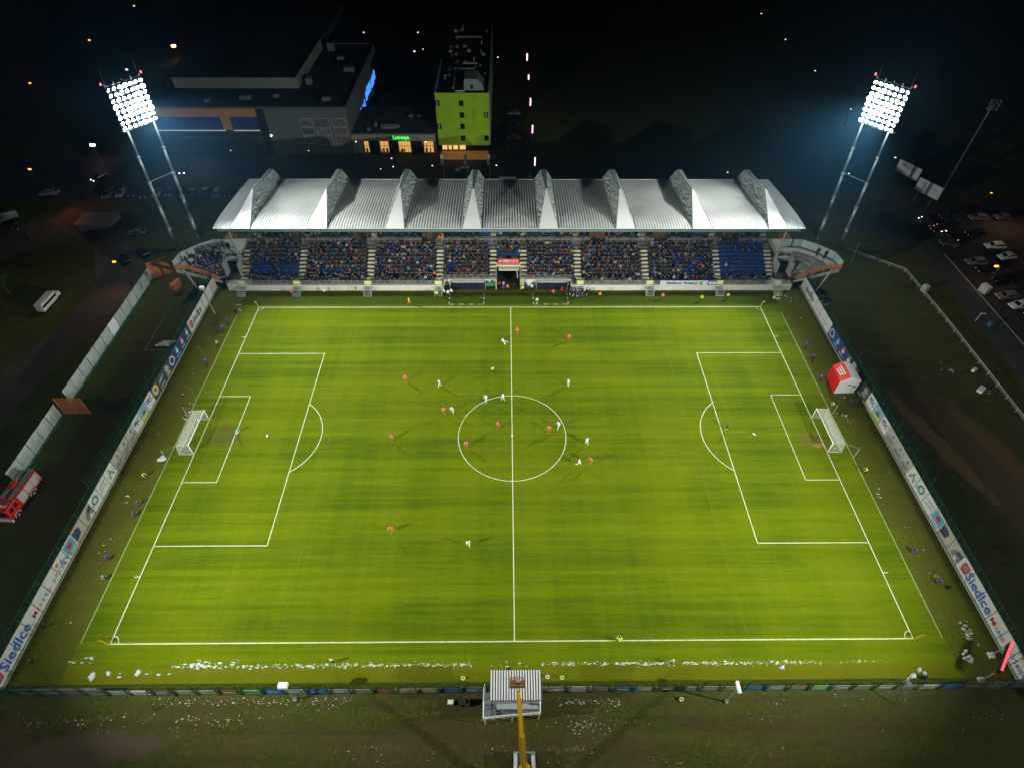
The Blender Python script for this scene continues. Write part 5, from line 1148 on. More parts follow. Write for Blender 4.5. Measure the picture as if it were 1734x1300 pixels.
# ------------------------------------------------------------------ vehicles
def car_tree(paint, kind='hatch', lights=None):
    L, Wd, H = dict(hatch=(4.1, 1.75, 1.48), estate=(4.7, 1.8, 1.5), van=(5.2, 2.0, 2.2))[kind]
    prof = dict(hatch=[(-2.05, .45), (-2.0, .78), (-1.15, .92), (-.55, 1.40), (.9, 1.48), (1.75, 1.02), (2.03, .92), (2.05, .35)], estate=[(-2.35, .45), (-2.3, .76), (-1.3, .93), (-.6, 1.42), (1.5, 1.50), (2.2, 1.0), (2.33, .9), (2.35, .35)],
                van=[(-2.6, .4), (-2.55, .95), (-2.0, 1.15), (-1.4, 1.95), (-1.0, 2.15), (2.5, 2.2), (2.6, 2.0), (2.6, .4)])[kind]
    t = bpy.data.objects.new('parked_car', None); col.objects.link(t)
    m = MB(); h = Wd / 2; k = len(prof)
    ring_ = [[(x, y * (h - (.16 if z > 1.2 else .03 if z > .8 else 0)), z) for x, z in prof] for y in (-1, 1)]
    m.add(ring_[0] + ring_[1], [tuple(range(k)), tuple(range(2 * k - 1, k - 1, -1))] + [(i, k + i, k + (i + 1) % k, (i + 1) % k) for i in range(k)])
    b = m.build('body', paint, t); bv = b.modifiers.new('b', 'BEVEL'); bv.width = .09; bv.segments = 2; bv.limit_method = 'ANGLE'
    p = dict(hatch=((-1.12, .95), (-.58, 1.38), (.95, 1.45), (1.7, 1.04)), estate=((-1.27, .96), (-.63, 1.40), (1.55, 1.46), (2.15, 1.04)), van=((-1.95, 1.2), (-1.42, 1.92), (-.6, 2.0), (-.6, 1.2)))[kind]
    m = MB(); (ax, az), (bx_, bz), (cx_, cz_), (dx, dz) = p
    m.add([(ax - .02, -h + .22, az), (ax - .02, h - .22, az), (bx_ - .06, h - .28, bz), (bx_ - .06, -h + .28, bz)], [(0, 1, 2, 3)]); m.build('windscreen', GLASSD, t)
    if kind != 'van': m = MB(); m.add([(dx + .04, -h + .22, dz), (dx + .04, h - .22, dz), (cx_ + .05, h - .3, cz_), (cx_ + .05, -h + .3, cz_)], [(0, 3, 2, 1)]); m.build('rear_window', GLASSD, t)
    for s_ in (-1, 1):
        m = MB(); m.add([(ax + .2, s_ * (h + .002), az + .03), (bx_ + .1, s_ * (h - .10), bz - .05), (cx_ - .12, s_ * (h - .10), cz_ - .1), (dx - .25, s_ * (h + .002), dz + .0)], [(0, 1, 2, 3)]); m.build('side_window', GLASSD, t)
        for xx in (-L * .31, L * .31):
            m = MB(); m.bar((xx, s_ * (h - .12), .32), (xx, s_ * (h + .02), .32), .32, n=14); m.m = 1; m.bar((xx, s_ * (h - .1), .32), (xx, s_ * (h + .03), .32), .17, n=8); m.build('wheel', [BLACK, STEEL], t)
        m = MB(); m.box(-L / 2 - .02, s_ * (h - .45), .62, -L / 2 + .12, s_ * (h - .12), .78); m.build('headlight', lights[0] if lights else mm('lamp_lens', (.6, .6, .58), .2), t)
        m = MB(); m.box(L / 2 - .1, s_ * (h - .35), .72, L / 2 + .02, s_ * (h - .10), .88); m.build('tail_light', lights[1] if lights else mm('red_lens', (.25, .01, .01), .3), t)
    return t
CARP = dict(white=mm('car_white', (.62, .62, .60), .3, 0, .6), silver=mm('car_silver', (.32, .33, .34), .3, .6), black=mm('car_black', (.012, .012, .015), .25, .2, .6), blue=mm('car_blue', (.02, .028, .05), .3, .3), red=mm('car_red', (.22, .015, .015), .3, .2), beige=mm('car_beige', (.42, .36, .22), .3, .2), grey=mm('car_grey', (.09, .10, .11), .3, .4))
pro = {}
def car(x, y, rz, colr, kind, label, group, lights=None):
    key = (colr, kind, lights is not None)
    if key not in pro: pro[key] = t = car_tree(CARP[colr], kind, lights)
    else: t = copy_tree(pro[key])
    t.location = (x, y, 0); t.rotation_euler = (0, 0, rz); props(t, label, 'car', group)
GR = 'cars parked in the right car park'
for x, y, rz, c, k, lb in [(114.3, 55.6, .05, 'white', 'estate', 'uppermost white estate car in the right car park'), (114.6, 51.3, .2, 'white', 'hatch', 'white hatchback behind the yellow car park lamp'), (106.4, 49.3, .05, 'silver', 'estate', 'silver estate left of the white hatchback in the car park'), (118.0, 45.9, .15, 'silver', 'estate', 'silver estate at the right frame edge beside the white hatchback'),
                           (106.2, 36.9, .12, 'silver', 'estate', 'silver estate right of the pale cabinet'), (107.2, 33.8, .18, 'white', 'estate', 'lower white estate car beside the silver estate'), (108.3, 30.7, .12, 'black', 'hatch', 'black hatchback below the lower white estate'), (108.4, 26.6, .1, 'beige', 'hatch', 'beige car with shiny bonnet at the right frame edge'),
                           (106.8, 46.2, .05, 'black', 'hatch', 'black hatchback under the silver estate in the car park'), (108.8, 42.6, .1, 'black', 'estate', 'black estate near the foot of the car park lamp'), (110.2, 68.2, .02, 'blue', 'van', 'blue van by the far verge of the car park'), (117.2, 68.0, 0, 'silver', 'estate', 'silver estate right of the blue van'), (123.5, 68.2, .05, 'grey', 'hatch', 'grey hatchback at the far right of the top row'),
                           (112.5, 60.8, .1, 'black', 'estate', 'black estate with glinting roof in the middle of the car park'), (104.0, 56.8, -.2, 'grey', 'hatch', 'grey hatchback nearest the road bend'), (118.5, 41.5, .1, 'black', 'hatch', 'black hatchback low at the right frame edge'), (104.6, 62.5, .2, 'black', 'hatch', 'black hatchback near the lit tail lights')]: car(x, y, rz, c, k, lb, GR)
GL = 'cars parked behind the left of the stand'
dl = 'first second third fourth fifth sixth seventh eighth ninth tenth eleventh twelfth thirteenth fourteenth'.split()
for k in range(14):
    x = -104 + 3.1 * k; c = ['grey', 'silver', 'black', 'blue', 'silver', 'grey', 'black', 'silver', 'grey', 'silver', 'black', 'blue', 'grey', 'silver'][k]
    car(x, 79.5 + .3 * (k % 3), R(90) + .05 * (k % 4), c, 'hatch' if k % 3 else 'estate', f'{dl[k]} car from the left, {c}, in the dim row behind the left mast', GL)
for x, y, rz, c, k, lb in [(-119.5, 79.8, .1, 'silver', 'estate', 'silver car with a glinting roof at the far left by the dark road'), (-123.5, 67.5, .6, 'silver', 'van', 'pale van at the far left beside the curved road'), (-118.0, 64.5, .7, 'black', 'hatch', 'black car beside the pale van at the far left'), (-88.8, 61.2, .1, 'silver', 'hatch', 'silver car left of the mast feet'), (-87.5, 50.3, -.7, 'black', 'hatch', 'black car beneath the leaning street lamp on the left'), (-84.3, 53.0, -.6, 'blue', 'hatch', 'dark blue car beside the street lamp on the left'),
                           (-12.4, 92.0, 0, 'silver', 'estate', 'silver estate car between the flagpoles in front of the green building')]: car(x, y, rz, c, k, lb, 'cars on the dark road left of the stand' if x < -20 else None)
hl = (mm('headlight_on', (1, 1, 1), .3, emit=((1, .86, .9), 6)), mm('taillight_on', (.8, .05, .05), .3, emit=((1, .15, .08), 3)))
for x, y, rz, c, lb in [(-110.3, 87.8, R(60), 'black', 'dark car with bright headlights left of the mast'), (-89.2, 92.0, R(95), 'black', 'dark car with headlights on between the mast poles'), (-146, 95, R(-90), 'black', 'dark car showing two red tail lights at the far left'), (-131.5, 150.8, R(90), 'black', 'dark car with headlights on left of the floodlight panel'), (103.4, 66.0, R(-60), 'black', 'car with lit tail lights at the top of the car park'), (105.5, 59.5, R(-80), 'black', 'car with orange lights glowing in the car park')]: car(x, y, rz, c, 'hatch', lb, 'cars with lit lamps', hl)
for j in range(6): car(1.2 + .1 * j, 100 + 6.0 * j, R(0), ['black', 'grey', 'silver', 'blue', 'black', 'silver'][j], 'hatch', f'{dl[j]} dim parked car from the front, right of the green building', 'cars right of the green building')

# fire engine
t = thing('fire_engine', 'red fire engine with pale lockers and roof ladders by the left fence', 'fire engine', (0, 0, 0))
FR = mm('fire_red', (.62, .025, .01), .3, 0, .5); PLK = mm('locker_shutter', (.55, .55, .48), .45, .2)
m = MB(); m.box(-1.25, -3.7, .75, 1.25, -1.25, 2.85); cb = m.build('cab', FR, t); bv = cb.modifiers.new('b', 'BEVEL'); bv.width = .12; bv.segments = 2
m = MB(); m.box(-1.22, -1.2, .75, 1.22, 3.7, 2.9); m.build('body', FR, t)
for s_ in (-1, 1):
    for a, b in ((-1.0, .4), (.5, 1.9), (2.0, 3.55)): m = MB(); m.box(s_ * 1.22, a, 1.0 if a < .45 or a > 1.95 else 1.35, s_ * 1.27, b, 2.7); [m.box(s_ * 1.27, a, z_, s_ * 1.285, b, z_ + .03) for z_ in np.arange(1.5, 2.65, .14)]; m.build('locker_shutter', PLK, t)
    m = MB(); m.box(s_ * 1.24, -3.2, 1.75, s_ * 1.27, -2.5, 2.5); m.build('side_window', GLASSD, t); m = MB(); m.box(s_ * 1.24, -2.2, 1.75, s_ * 1.27, -1.6, 2.5); m.build('side_window', GLASSD, t)
    for yy in (-2.6, 1.2):
        m = MB(); m.bar((s_ * .95, yy, .52), (s_ * 1.28, yy, .52), .52, n=18); m.m = 1; m.bar((s_ * 1.0, yy, .52), (s_ * 1.3, yy, .52), .26, n=10); m.build('wheel', [BLACK, STEEL], t)
        m = MB(); P = [(s_ * 1.29, yy + .68 * math.cos(a), .52 + .68 * math.sin(a)) for a in np.linspace(0, math.pi, 11)] + [(s_ * 1.29, yy + .55 * math.cos(a), .52 + .55 * math.sin(a)) for a in np.linspace(math.pi, 0, 11)]
        for i in range(10): m.add([P[i], P[i + 1], P[20 - i], P[21 - i]], [(0, 1, 2, 3)])
        m.build('wheel_arch', WHITE, t)
m = MB(); m.box(-1.15, -3.74, 1.6, 1.15, -3.70, 2.55); m.build('windscreen', GLASSD, t)
m = MB(); m.box(-1.3, -3.95, .45, 1.3, -3.68, .95); m.build('bumper', WHITE, t)
m = MB(); m.box(-1.1, -1.1, 2.9, 1.1, 3.6, 2.96); m.build('roof_deck', mm('tread_plate', (.12, .12, .12), .5, .4), t)
for xx in (-.75, .55):
    m = MB()
    for q in (0, .42): m.box(xx + q, -1.6, 3.08, xx + q + .06, 3.9, 3.16)
    for k in range(16): m.box(xx, -1.5 + .34 * k, 3.09, xx + .46, -1.46 + .34 * k, 3.13)
    m.build('ladder', mm('aluminium', (.6, .6, .55), .35, .7), t)
m = MB(); m.box(-.3, .1, 2.96, .1, 1.5, 3.35); m.build('red_case', FR, t); m = MB(); m.box(-.9, .8, 2.96, -.35, 2.2, 3.2); m.build('hose_box', mm('tan', (.35, .25, .1), .7), t)
m = MB(); m.box(-.9, -2.2, 2.86, .9, -1.95, 2.98); m.build('blue_beacon_bar', mm('beacon_blue', (.1, .12, .3), .3), t)
text('STRAŻ', .62, WHITE, t, (0, -2.75, 2.865), (0, 0, 0), .95)
t.location = (-75.6, -12.4, 0); t.rotation_euler = (0, 0, R(-3))
t = thing('white_van', 'long white van parked on the dark path at the left edge', 'van', (0, 0, 0))
m = MB(); m.box(-1.05, -3.3, .6, 1.05, 2.0, 2.6); b_ = m.build('body', mm('van_white', (.62, .58, .52), .4), t); bv = b_.modifiers.new('b', 'BEVEL'); bv.width = .18; bv.segments = 2
m = MB(); m.box(-.98, 2.0, .6, .98, 3.3, 1.7); b_ = m.build('bonnet', mm('van_white', (.62, .58, .52), .4), t); bv = b_.modifiers.new('b', 'BEVEL'); bv.width = .2
m = MB(); m.box(-1.07, -3.1, 1.5, 1.07, 1.8, 2.1); m.build('side_windows', GLASSD, t)
for s_ in (-1, 1):
    for yy in (-2.2, 2.2): m = MB(); m.bar((s_ * .85, yy, .36), (s_ * 1.07, yy, .36), .36, n=14); m.build('wheel', BLACK, t)
t.location = (-96.0, 35.0, 0); t.rotation_euler = (0, 0, R(-3)); t.scale = (.8, .92, .85)

# ------------------------------------------------------------------ buildings behind the stand
mall = thing('shopping_centre', 'large grey shopping centre with dark flat roofs and an orange lit canopy front', 'building', (-70, 103, 0))
wallg = mm('grey_render', (.10, .11, .10), .8, nz=(.15, .3, (.07, .078, .074))); roofd = mm('dark_roof_felt', (.016, .022, .024), .8, nz=(.12, .6, (.035, .045, .045)))
m = MB(); m.box(-69.2, 103.05, 0, -44.6, 155, 12.7); m.build('wall', wallg, mall)
for k in range(9): a = -67.2 + 22.6 * k / 9; m = MB(); m.box(a + .03, 102.99, .3, a + 22.6 / 9 - .03, 103.04, 12.6); m.build('wall_panel', wallg, mall)
for k in range(14): a = 103.2 + 51.6 * k / 14; m = MB(); m.box(-44.59, a + .03, .3, -44.54, a + 51.6 / 14 - .03, 12.6); m.build('wall_panel', wallg, mall)
m = MB(); m.box(-98.5, 103.4, 0, -69.25, 155, 12.6); m.build('wall', mm('dark_wall', (.05, .05, .05), .8), mall)
m = MB(); m.box(-98.5, 103.3, 12.72, -44.9, 154.8, 12.78); m.build('roof', roofd, mall)
m = MB(); m.box(-98.5, 103.0, 12.7, -44.6, 103.3, 13.15); m.box(-44.85, 103.3, 12.7, -44.6, 155, 13.2); m.box(-61, 154.8, 12.7, -44.85, 155.1, 13.1); m.build('roof_parapet', mm('parapet_dark', (.06, .07, .07), .7), mall)
up_ = mm('pale_upper_wall', (.15, .17, .145), .8)
for k in range(6):
    a = -96 + 35.2 * k / 6; m = MB(); m.box(a + .03, 116.8, 12.8, a + 35.2 / 6 - .03, 117.0, 15.7); m.build('wall_panel', up_, mall)
m = MB(); m.box(-98.5, 117.05, 12.8, -60.9, 190, 15.6); m.build('upper_storey', roofd, mall)
for k in range(6): a = 117 + 33. * k / 6; m = MB(); m.box(-60.88, a + .03, 12.8, -60.6, a + 33 / 6 - .03, 15.9); m.build('wall_panel', up_, mall)
for x, y, sx, sy, h_ in ((-59, 119.5, 1.6, 1.6, 1.6), (-58.5, 148, 2, 2, 2.2), (-59.6, 122.5, 1.2, 1.5, 1.1), (-52, 108, 2.4, 1.2, .8), (-75, 108.5, 3, 1.5, .9), (-84, 106.5, 1.2, 1.2, .7), (-66, 110, 1.5, 1, .8), (-50, 130, 3, 2, 1.0), (-54, 140, 2, 2, .8)):
    m = MB(); m.box(x, y, 12.8, x + sx, y + sy, 12.8 + h_); m.box(x + .1, y + .1, 12.8 + h_, x + sx - .1, y + sy - .1, 12.9 + h_); m.build('roof_unit', mm('roof_unit_grey', (.12, .135, .13), .7, .1), mall)
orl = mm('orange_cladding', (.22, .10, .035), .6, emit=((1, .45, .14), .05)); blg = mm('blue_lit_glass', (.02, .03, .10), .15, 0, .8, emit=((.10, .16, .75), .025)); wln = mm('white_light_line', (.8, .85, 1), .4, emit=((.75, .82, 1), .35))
m = MB(); m.box(-98.4, 102.7, 10.5, -69.4, 103.35, 12.65); m.build('orange_fascia', orl, mall)
for k in range(11):
    a = -97 + 2.5 * k
    if k == 7: m = MB(); m.box(a, 102.8, 6.9, a + 2.4, 103.3, 10.5); m.build('orange_pillar', orl, mall); continue
    m = MB(); m.box(a + .04, 103.1, 6.9, a + 2.46, 103.3, 10.45); m.build('window', blg, mall)
m = MB(); m.box(-98.4, 102.6, 6.70, -79, 102.8, 6.85); m.box(-76.8, 102.6, 6.70, -69.5, 102.8, 6.85); m.build('light_strip', wln, mall)
m = MB(); m.box(-98.4, 99.5, 6.45, -69.4, 103.3, 6.68); m.build('canopy', mm('canopy_dark', (.07, .05, .04), .8), mall)
m = MB(); m.box(-69.3, 102.9, 0, -67.25, 103.04, 12.6); m.build('dark_corner_strip', mm('dark_strip', (.012, .014, .016), .7), mall)
pc = [(.16, .18, .2), (.08, .1, .13), (.22, .25, .22), (.12, .13, .15), (.28, .28, .26), (.14, .18, .16), (.2, .16, .14), (.18, .16, .13), (.2, .15, .12)]
for k, (a, b) in enumerate(((-57.8, -54.6), (-53.8, -49.9), (-48.9, -45.4))):
    for j, (z0, z1) in enumerate(((7.9, 9.9), (5.6, 7.4), (3.0, 5.1))):
        m = MB(); m.box(a, 102.88, z0 - (.3 if k == 1 else 0), b, 102.93, z1); p_ = m.build('poster', mm(f'poster_{k}{j}', tuple(c * .8 for c in pc[k * 3 + j]), .6, nz=(.9, .9, (.03, .035, .05))), mall)
        m = MB(); m.box(a - .12, 102.94, z0 - .14 - (.3 if k == 1 else 0), b + .12, 102.98, z1 + .12); m.build('poster_frame', mm('poster_frame', (.32, .33, .31), .6), p_)
wl = mm('wall_lamp', (1, .95, .8), .4, emit=((.9, 1, .7), 6))
m = MB(); m.box(-67.1, 102.6, 5.2, -66.7, 103, 5.4); m.build('wall_lamp', wl, mall)
blu = mm('blue_neon', (.05, .1, .8), .4, emit=((.05, .22, 1), 1.6))
rr = random.Random(4)
for (y0, y1, z0, z1) in ((118.5, 127, 3.6, 6.2), (129, 148, 4.4, 7.6)):
    k = 7; 
    for i in range(k):
        a = y0 + (y1 - y0) * i / k; m = MB(); m.box(-44.5, a, z0 + rr.random() * .6, -44.3, a + (y1 - y0) / k * rr.choice((.25, .55, .7)), z1 - rr.random() * .8)
        if i % 2: m.box(-44.5, a, z0 + .8, -44.3, a + (y1 - y0) / k * .9, z0 + 1.3)
        m.build('neon_letter', blu, mall)
lw = thing('cafe_wing', 'low wing with warm lit windows and a green neon name', 'building', (-33, 103.3, 0))
m = MB(); m.box(-44.55, 103.3, 0, -21.0, 122, 5.6); m.build('wall', mm('wing_wall', (.22, .20, .17), .8), lw)
m = MB(); m.box(-44.5, 103.5, 5.62, -21, 122, 5.68); m.build('roof', mm('wing_roof', (.035, .045, .045), .8, nz=(.2, .6, (.06, .075, .075))), lw)
m = MB(); m.box(-44.55, 103.1, 5.5, -21, 103.45, 5.95); m.build('roof_edge', mm('wing_edge', (.05, .055, .05), .7), lw)
warm = mm('warm_window', (.5, .3, .1), .3, emit=((1, .50, .12), .75), nz=None)
for a, b in ((-41.3, -40.0), (-36.8, -34.4), (-31.5, -28.1), (-24.3, -21.6)):
    m = MB(); m.box(a, 103.18, .4, b, 103.28, 3.5); wd = m.build('window', warm, lw)
    m = MB(); n_k = max(2, int((b - a) / .8))
    for k in range(n_k + 1): q = a + (b - a) * k / n_k; m.box(q - .04, 103.12, .4, q + .04, 103.17, 3.5)
    m.box(a, 103.1, 2.2, b, 103.16, 2.32); m.build('window_frame', mm('frame_dark', (.04, .02, .01), .7), wd)
    m = MB(); rq = random.Random(int(a)); 
    for k in range(5): q = rq.uniform(a + .2, b - .5); m.box(q, 103.02, .45, q + .3, 103.10, rq.uniform(.9, 1.7))
    m.build('interior_silhouette', mm('brown_silhouette', (.05, .02, .01), .8), wd)
for a, b in ((-39.8, -37.2), (-34.1, -31.8), (-27.8, -24.8)): m = MB(); m.box(a, 102.9, .1, b, 103.05, 3.7); m.build('dark_glass_bay', mm('bay_dark', (.01, .013, .014), .4), lw)
text('Lutrosya', 1.55, mm('green_neon', (.1, .9, .1), .4, emit=((.05, 1, .06), 1.8)), lw, (-30.6, 103.0, 4.72), (R(90), 0, 0), .85)
for x, y, sx, sy, h_ in ((-36.5, 106.5, 4.5, .5, .7), (-36.8, 107.3, 5.5, .4, .9), (-38.6, 108, .9, .9, 1.1), (-29.5, 114.5, 1.2, .7, .6), (-26.9, 114.5, 1.2, .7, .6), (-40.2, 105, .8, .8, .8)):
    m = MB(); m.box(x, y, 5.68, x + sx, y + sy, 5.68 + h_); m.build('roof_unit', mm('roof_unit_grey', (.12, .135, .13), .7, .1), lw)
ht = thing('green_building', 'lime green building with few dark windows and rooftop machinery', 'building', (-13, 104.2, 0))
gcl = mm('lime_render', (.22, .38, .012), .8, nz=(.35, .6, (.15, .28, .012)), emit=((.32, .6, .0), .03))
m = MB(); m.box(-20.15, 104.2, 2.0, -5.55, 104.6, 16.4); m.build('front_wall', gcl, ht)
m = MB(); m.box(-20.1, 104.62, 2.0, -5.7, 165, 15.9); m.build('block', mm('hotel_side', (.14, .15, .14), .8), ht)
m = MB(); m.box(-5.68, 104.62, 2.0, -5.3, 165, 16.6); m.build('side_wall', mm('pale_side_wall', (.26, .26, .24), .8), ht)
m = MB(); m.box(-20.3, 104.62, 15.9, -19.9, 130, 16.5); m.build('parapet', mm('pale_side_wall', (.26, .26, .24), .8), ht)
m = MB(); m.box(-19.9, 104.7, 15.92, -5.7, 165, 15.97); m.build('roof', mm('hotel_roof', (.012, .016, .017), .8), ht)
m = MB(); m.box(-19.6, 105.5, 0, -6.0, 106, 2.0); m.build('ground_floor', mm('ground_floor_dark', (.03, .02, .015), .7), ht)
for a, b in ((-19.3, -17.9), (-17.5, -16.6), (-16.2, -14.8), (-14.3, -12.6)):
    m = MB(); m.box(a, 105.35, .2, b, 105.45, 1.9); m.build('lit_doorway', mm('doorway_glow', (.6, .35, .1), .4, emit=((1, .62, .22), .9)), ht)
wdk = mm('window_dark', (.008, .009, .01), .3)
for x, z in ((-13.1, 13.75), (-13.05, 10.55), (-13.05, 7.4), (-13.1, 4.05), (-6.4, 10.6), (-6.4, 4.1), (-19.6, 13.75), (-19.6, 7.4)):
    m = MB(); m.box(x - .62, 104.14, z - .75, x + .62, 104.19, z + .75); w__ = m.build('window', wdk, ht)
    if x in (-19.6,) or (x == -6.4 and z > 5): m = MB(); m.box(x - .3, 104.08, z - .6, x + .2, 104.13, z + .6); m.build('pane', mm('pane_reflecting', (.18, .22, .22), .2), w__)
text('H\nO\nT\nE\nL', .72, mm('dark_green_letter', (.03, .10, .02), .7), ht, (-9.8, 104.1, 10.4), (R(90), 0, 0), 1.1)
um = mm('roof_unit_pale', (.28, .31, .30), .5, .3); rr = random.Random(11)
m = MB(); m.add([(-12.4, 107.2, 15.98), (-6.7, 107.2, 15.98), (-7.7, 108.4, 17.6), (-8.8, 108.9, 18.3), (-12.3, 108.9, 18.3)], [(0, 1, 2, 3, 4)]); m.add([(-6.7, 107.2, 15.98), (-6.7, 115, 15.98), (-8.8, 115, 18.3), (-8.8, 108.9, 18.3)], [(0, 1, 2, 3)]); m.add([(-12.3, 108.9, 18.3), (-8.8, 108.9, 18.3), (-8.8, 115, 18.3), (-12.3, 115, 18.3)], [(0, 1, 2, 3)]); m.build('stair_penthouse', um, ht)
m = MB(); m.box(-10.6, 107.4, 16.0, -9.9, 107.75, 17.2); m.build('penthouse_door', BLACK, ht)
for k in range(34):
    x, y = rr.choice(((-17.5, .9), (-15.9, .8), (-12, 3), (-9, 2)))
    x += rr.uniform(-y, y); yy = rr.uniform(106, 162) if x < -14.5 else rr.uniform(117, 162); m = MB(); sx, sy_, h_ = rr.uniform(.3, 1.1), rr.uniform(.4, 2.0), rr.uniform(.3, 1.1); m.box(x, yy, 15.97, x + sx, yy + sy_, 15.97 + h_); m.build('roof_unit', um if k % 3 else mm('roof_unit_dark', (.08, .09, .09), .5), ht)
for yy, a, b in ((122, -16, -10), (126.5, -13.5, -9.2), (150, -17, -8.5)):
    m = MB(); m.bar((a, yy, 16.5), (b, yy, 16.5), .3, n=8); m.build('duct', um, ht)
m = MB(); m.bar((-15.2, 106.4, 16.9), (-15.2, 121, 16.6), .25, n=8); m.build('duct', um, ht)
m = MB(); railing(m, [(-14.5, 104.9, 15.95), (-12.1, 104.9, 15.95)], .8, .6, 2, .05); m.build('roof_railing', wt_, ht)
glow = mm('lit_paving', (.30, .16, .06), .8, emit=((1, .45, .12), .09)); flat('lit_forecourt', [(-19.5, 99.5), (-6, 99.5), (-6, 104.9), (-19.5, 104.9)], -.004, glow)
for k in range(3):
    x = (-17.5, -11.3, -5.2)[k]; t = thing('flagpole', ('left', 'middle', 'right')[k] + ' of three flagpoles with hanging pale flags before the green building', 'flagpole', (x, 88, 0), 'flagpoles')
    m = MB(); m.bar((x, 88, 0), (x, 88, 7.2), .10, .07, 7); m.build('pole', mm('pole_grey', (.4, .42, .40), .5), t)
    m = MB(); m.add([(x - .05, 88, 7.0), (x - .7, 88.1, 6.95), (x - .75, 88.0, 4.4), (x - .5, 88.15, 4.0), (x - .05, 88, 4.1)], [(0, 1, 2, 3, 4)]); m.build('flag_cloth', mm('flag_grey_green', (.28, .32, .22), .8, emit=((.5, .6, .4), .03)), t)
t = thing('ticket_kiosk', 'pale flat roofed kiosk just behind the roof of the stand', 'kiosk', (-.6, 80, 0)); m = MB(); m.box(-2.4, 79, 0, 1.4, 82.5, 3.4); m.build('wall', mm('kiosk_wall', (.3, .34, .34), .6), t); m = MB(); m.box(-2.6, 78.8, 3.42, 1.6, 82.7, 3.6); m.build('roof', mm('kiosk_roof', (.5, .56, .58), .5), t)
t = thing('steel_stair_tower', 'yellowish slatted ramp rising behind the stand roof beside a street lamp', 'ramp', (5, 84, 0))
for k in range(12): m = MB(); m.box(3.6 + .15 * k, 78 + 1.0 * k, .3 + .1 * k, 6.2, 78.35 + 1.0 * k, .36 + .1 * k); m.build('slat', mm('slat_tan', (.35, .28, .14), .7), t)

# street lamps, distant lights
def lampmat(n_, c, s_): return mm('glow_' + n_, c, .4, emit=(c, s_))
PINK = lampmat('pink', (1, .45, .75), 3.2); ORN = lampmat('orange', (1, .35, .05), 3); WARM = lampmat('warm', (1, .68, .3), 2.6); WHT = lampmat('white', (1, .9, .85), 3)
def street_lamp(x, y, h, gm, r_, label, group, arm=(0, 0), tube=0):
    t = thing('street_lamp', label, 'street lamp', (x, y, 0), group)
    m = MB(); m.bar((x, y, 0), (x, y, h), .09, .06, 6); e_ = Vector((x + arm[0], y + arm[1], h + .15))
    if arm != (0, 0): m.bar((x, y, h), e_, .05, n=5)
    m.build('pole', mm('lamp_pole', (.035, .037, .035), .8, 0, .1), t)
    m = MB()
    if tube: m.bar(e_ + Vector((0, 0, -tube / 2)), e_ + Vector((0, 0, tube / 2)), r_, n=8)
    else: m.bar(e_ + Vector((-r_, 0, 0)), e_ + Vector((r_, 0, 0)), r_ * .62, n=8)
    m.build('lamp_head', gm, t)
for k, y in enumerate((163.5, 144.7, 124.5, 105.4, 85.9)): street_lamp(6.7, y, 6, PINK, .16 + .02 * (4 - k), f'{("farthest", "fourth", "middle", "second", "nearest")[k]} tall pinkish lamp in the row running back from the stand', 'pink lamps in a row right of the green building', tube=2.2 if k != 1 else 1.4)
DL = [(-158, 226.6, ORN, .55, 'orange street lamp at the very top left'), (-156, 183, ORN, .55, 'orange street lamp beside the dark left field, second from top'), (-155.2, 141.2, ORN, .5, 'orange street lamp at the left edge above the tail lights'), (-123.8, 83.4, ORN, .5, 'orange street lamp low at the left edge of the road'),
      (-122.5, 177, lampmat('bright_orange', (1, .5, .1), 30), 1.0, 'brightest orange lamp left of the blue lit building'), (-108.8, 192.5, lampmat('bright_pink', (1, .6, .75), 30), 1.0, 'brightest pink lamp right of the blue lit building'), (-129.3, 153.4, PINK, .55, 'pink lamp just above the left floodlight panel'), (-114.2, 97.1, lampmat('bright_pink', (1, .6, .75), 30), .8, 'bright pink lamp left of the mast poles'),
      (-81, 192.8, PINK, .4, 'left of three small pink lamps along the far road'), (-55.6, 193, PINK, .4, 'middle of three small pink lamps along the far road'), (-34.7, 193.3, PINK, .4, 'right of three small pink lamps along the far road'), (-33.9, 172.2, PINK, .5, 'pink lamp among cars behind the low wing'), (-31.0, 174.5, WHT, .25, 'small white lamp beside the pink lamp behind the low wing'), (-3.6, 166.4, PINK, .35, 'lamp right of the green building roof'),
      (106.4, 219.3, WARM, .35, 'warm lamp at the top right, farthest one'), (105.9, 186.6, WARM, .35, 'warm lamp at the top right, second farthest'), (105.6, 154.2, WARM, .35, 'warm lamp left of the right floodlight panel'), (105, 122.2, WARM, .3, 'warm lamp below left of the right floodlight panel'), (56.7, 82.2, WARM, .25, 'warm lamp just behind the right end of the stand roof'),
      (104.4, 90.6, WARM, .3, 'warm lamp above the billboards'), (88.2, 81.7, WARM, .25, 'warm lamp between the right mast poles'), (119.9, 71.8, ORN, .3, 'orange lamp at the right above the blue van'), (-42.6, 99.5, PINK, .3, 'lamp in front of the left lit cafe window'), (-23.2, 99.4, PINK, .3, 'lamp in front of the right lit cafe window'), (-31.4, 89.6, PINK, .26, 'lamp by the forecourt below the neon name'), (-30.4, 85, PINK, .26, 'lamp nearest the stand roof below the neon name'),
      (-33.5, 83.8, ORN, .24, 'small orange lamp by the forecourt below the neon name'), (-20.2, 85.6, PINK, .26, 'lamp left of the flagpoles'), (-3.4, 85.8, WHT, .24, 'small white lamp beside the pale kiosk'), (-54.5, 94, ORN, .26, 'small orange lamp before the grey poster wall'), (-75.5, 94, ORN, .26, 'small orange lamp below the blue lit glass')]
for x, y, g_, r_, lb in DL: street_lamp(x, y, 5, g_, r_ * .62, lb, 'street lamps and lights in the dark beyond the stand')
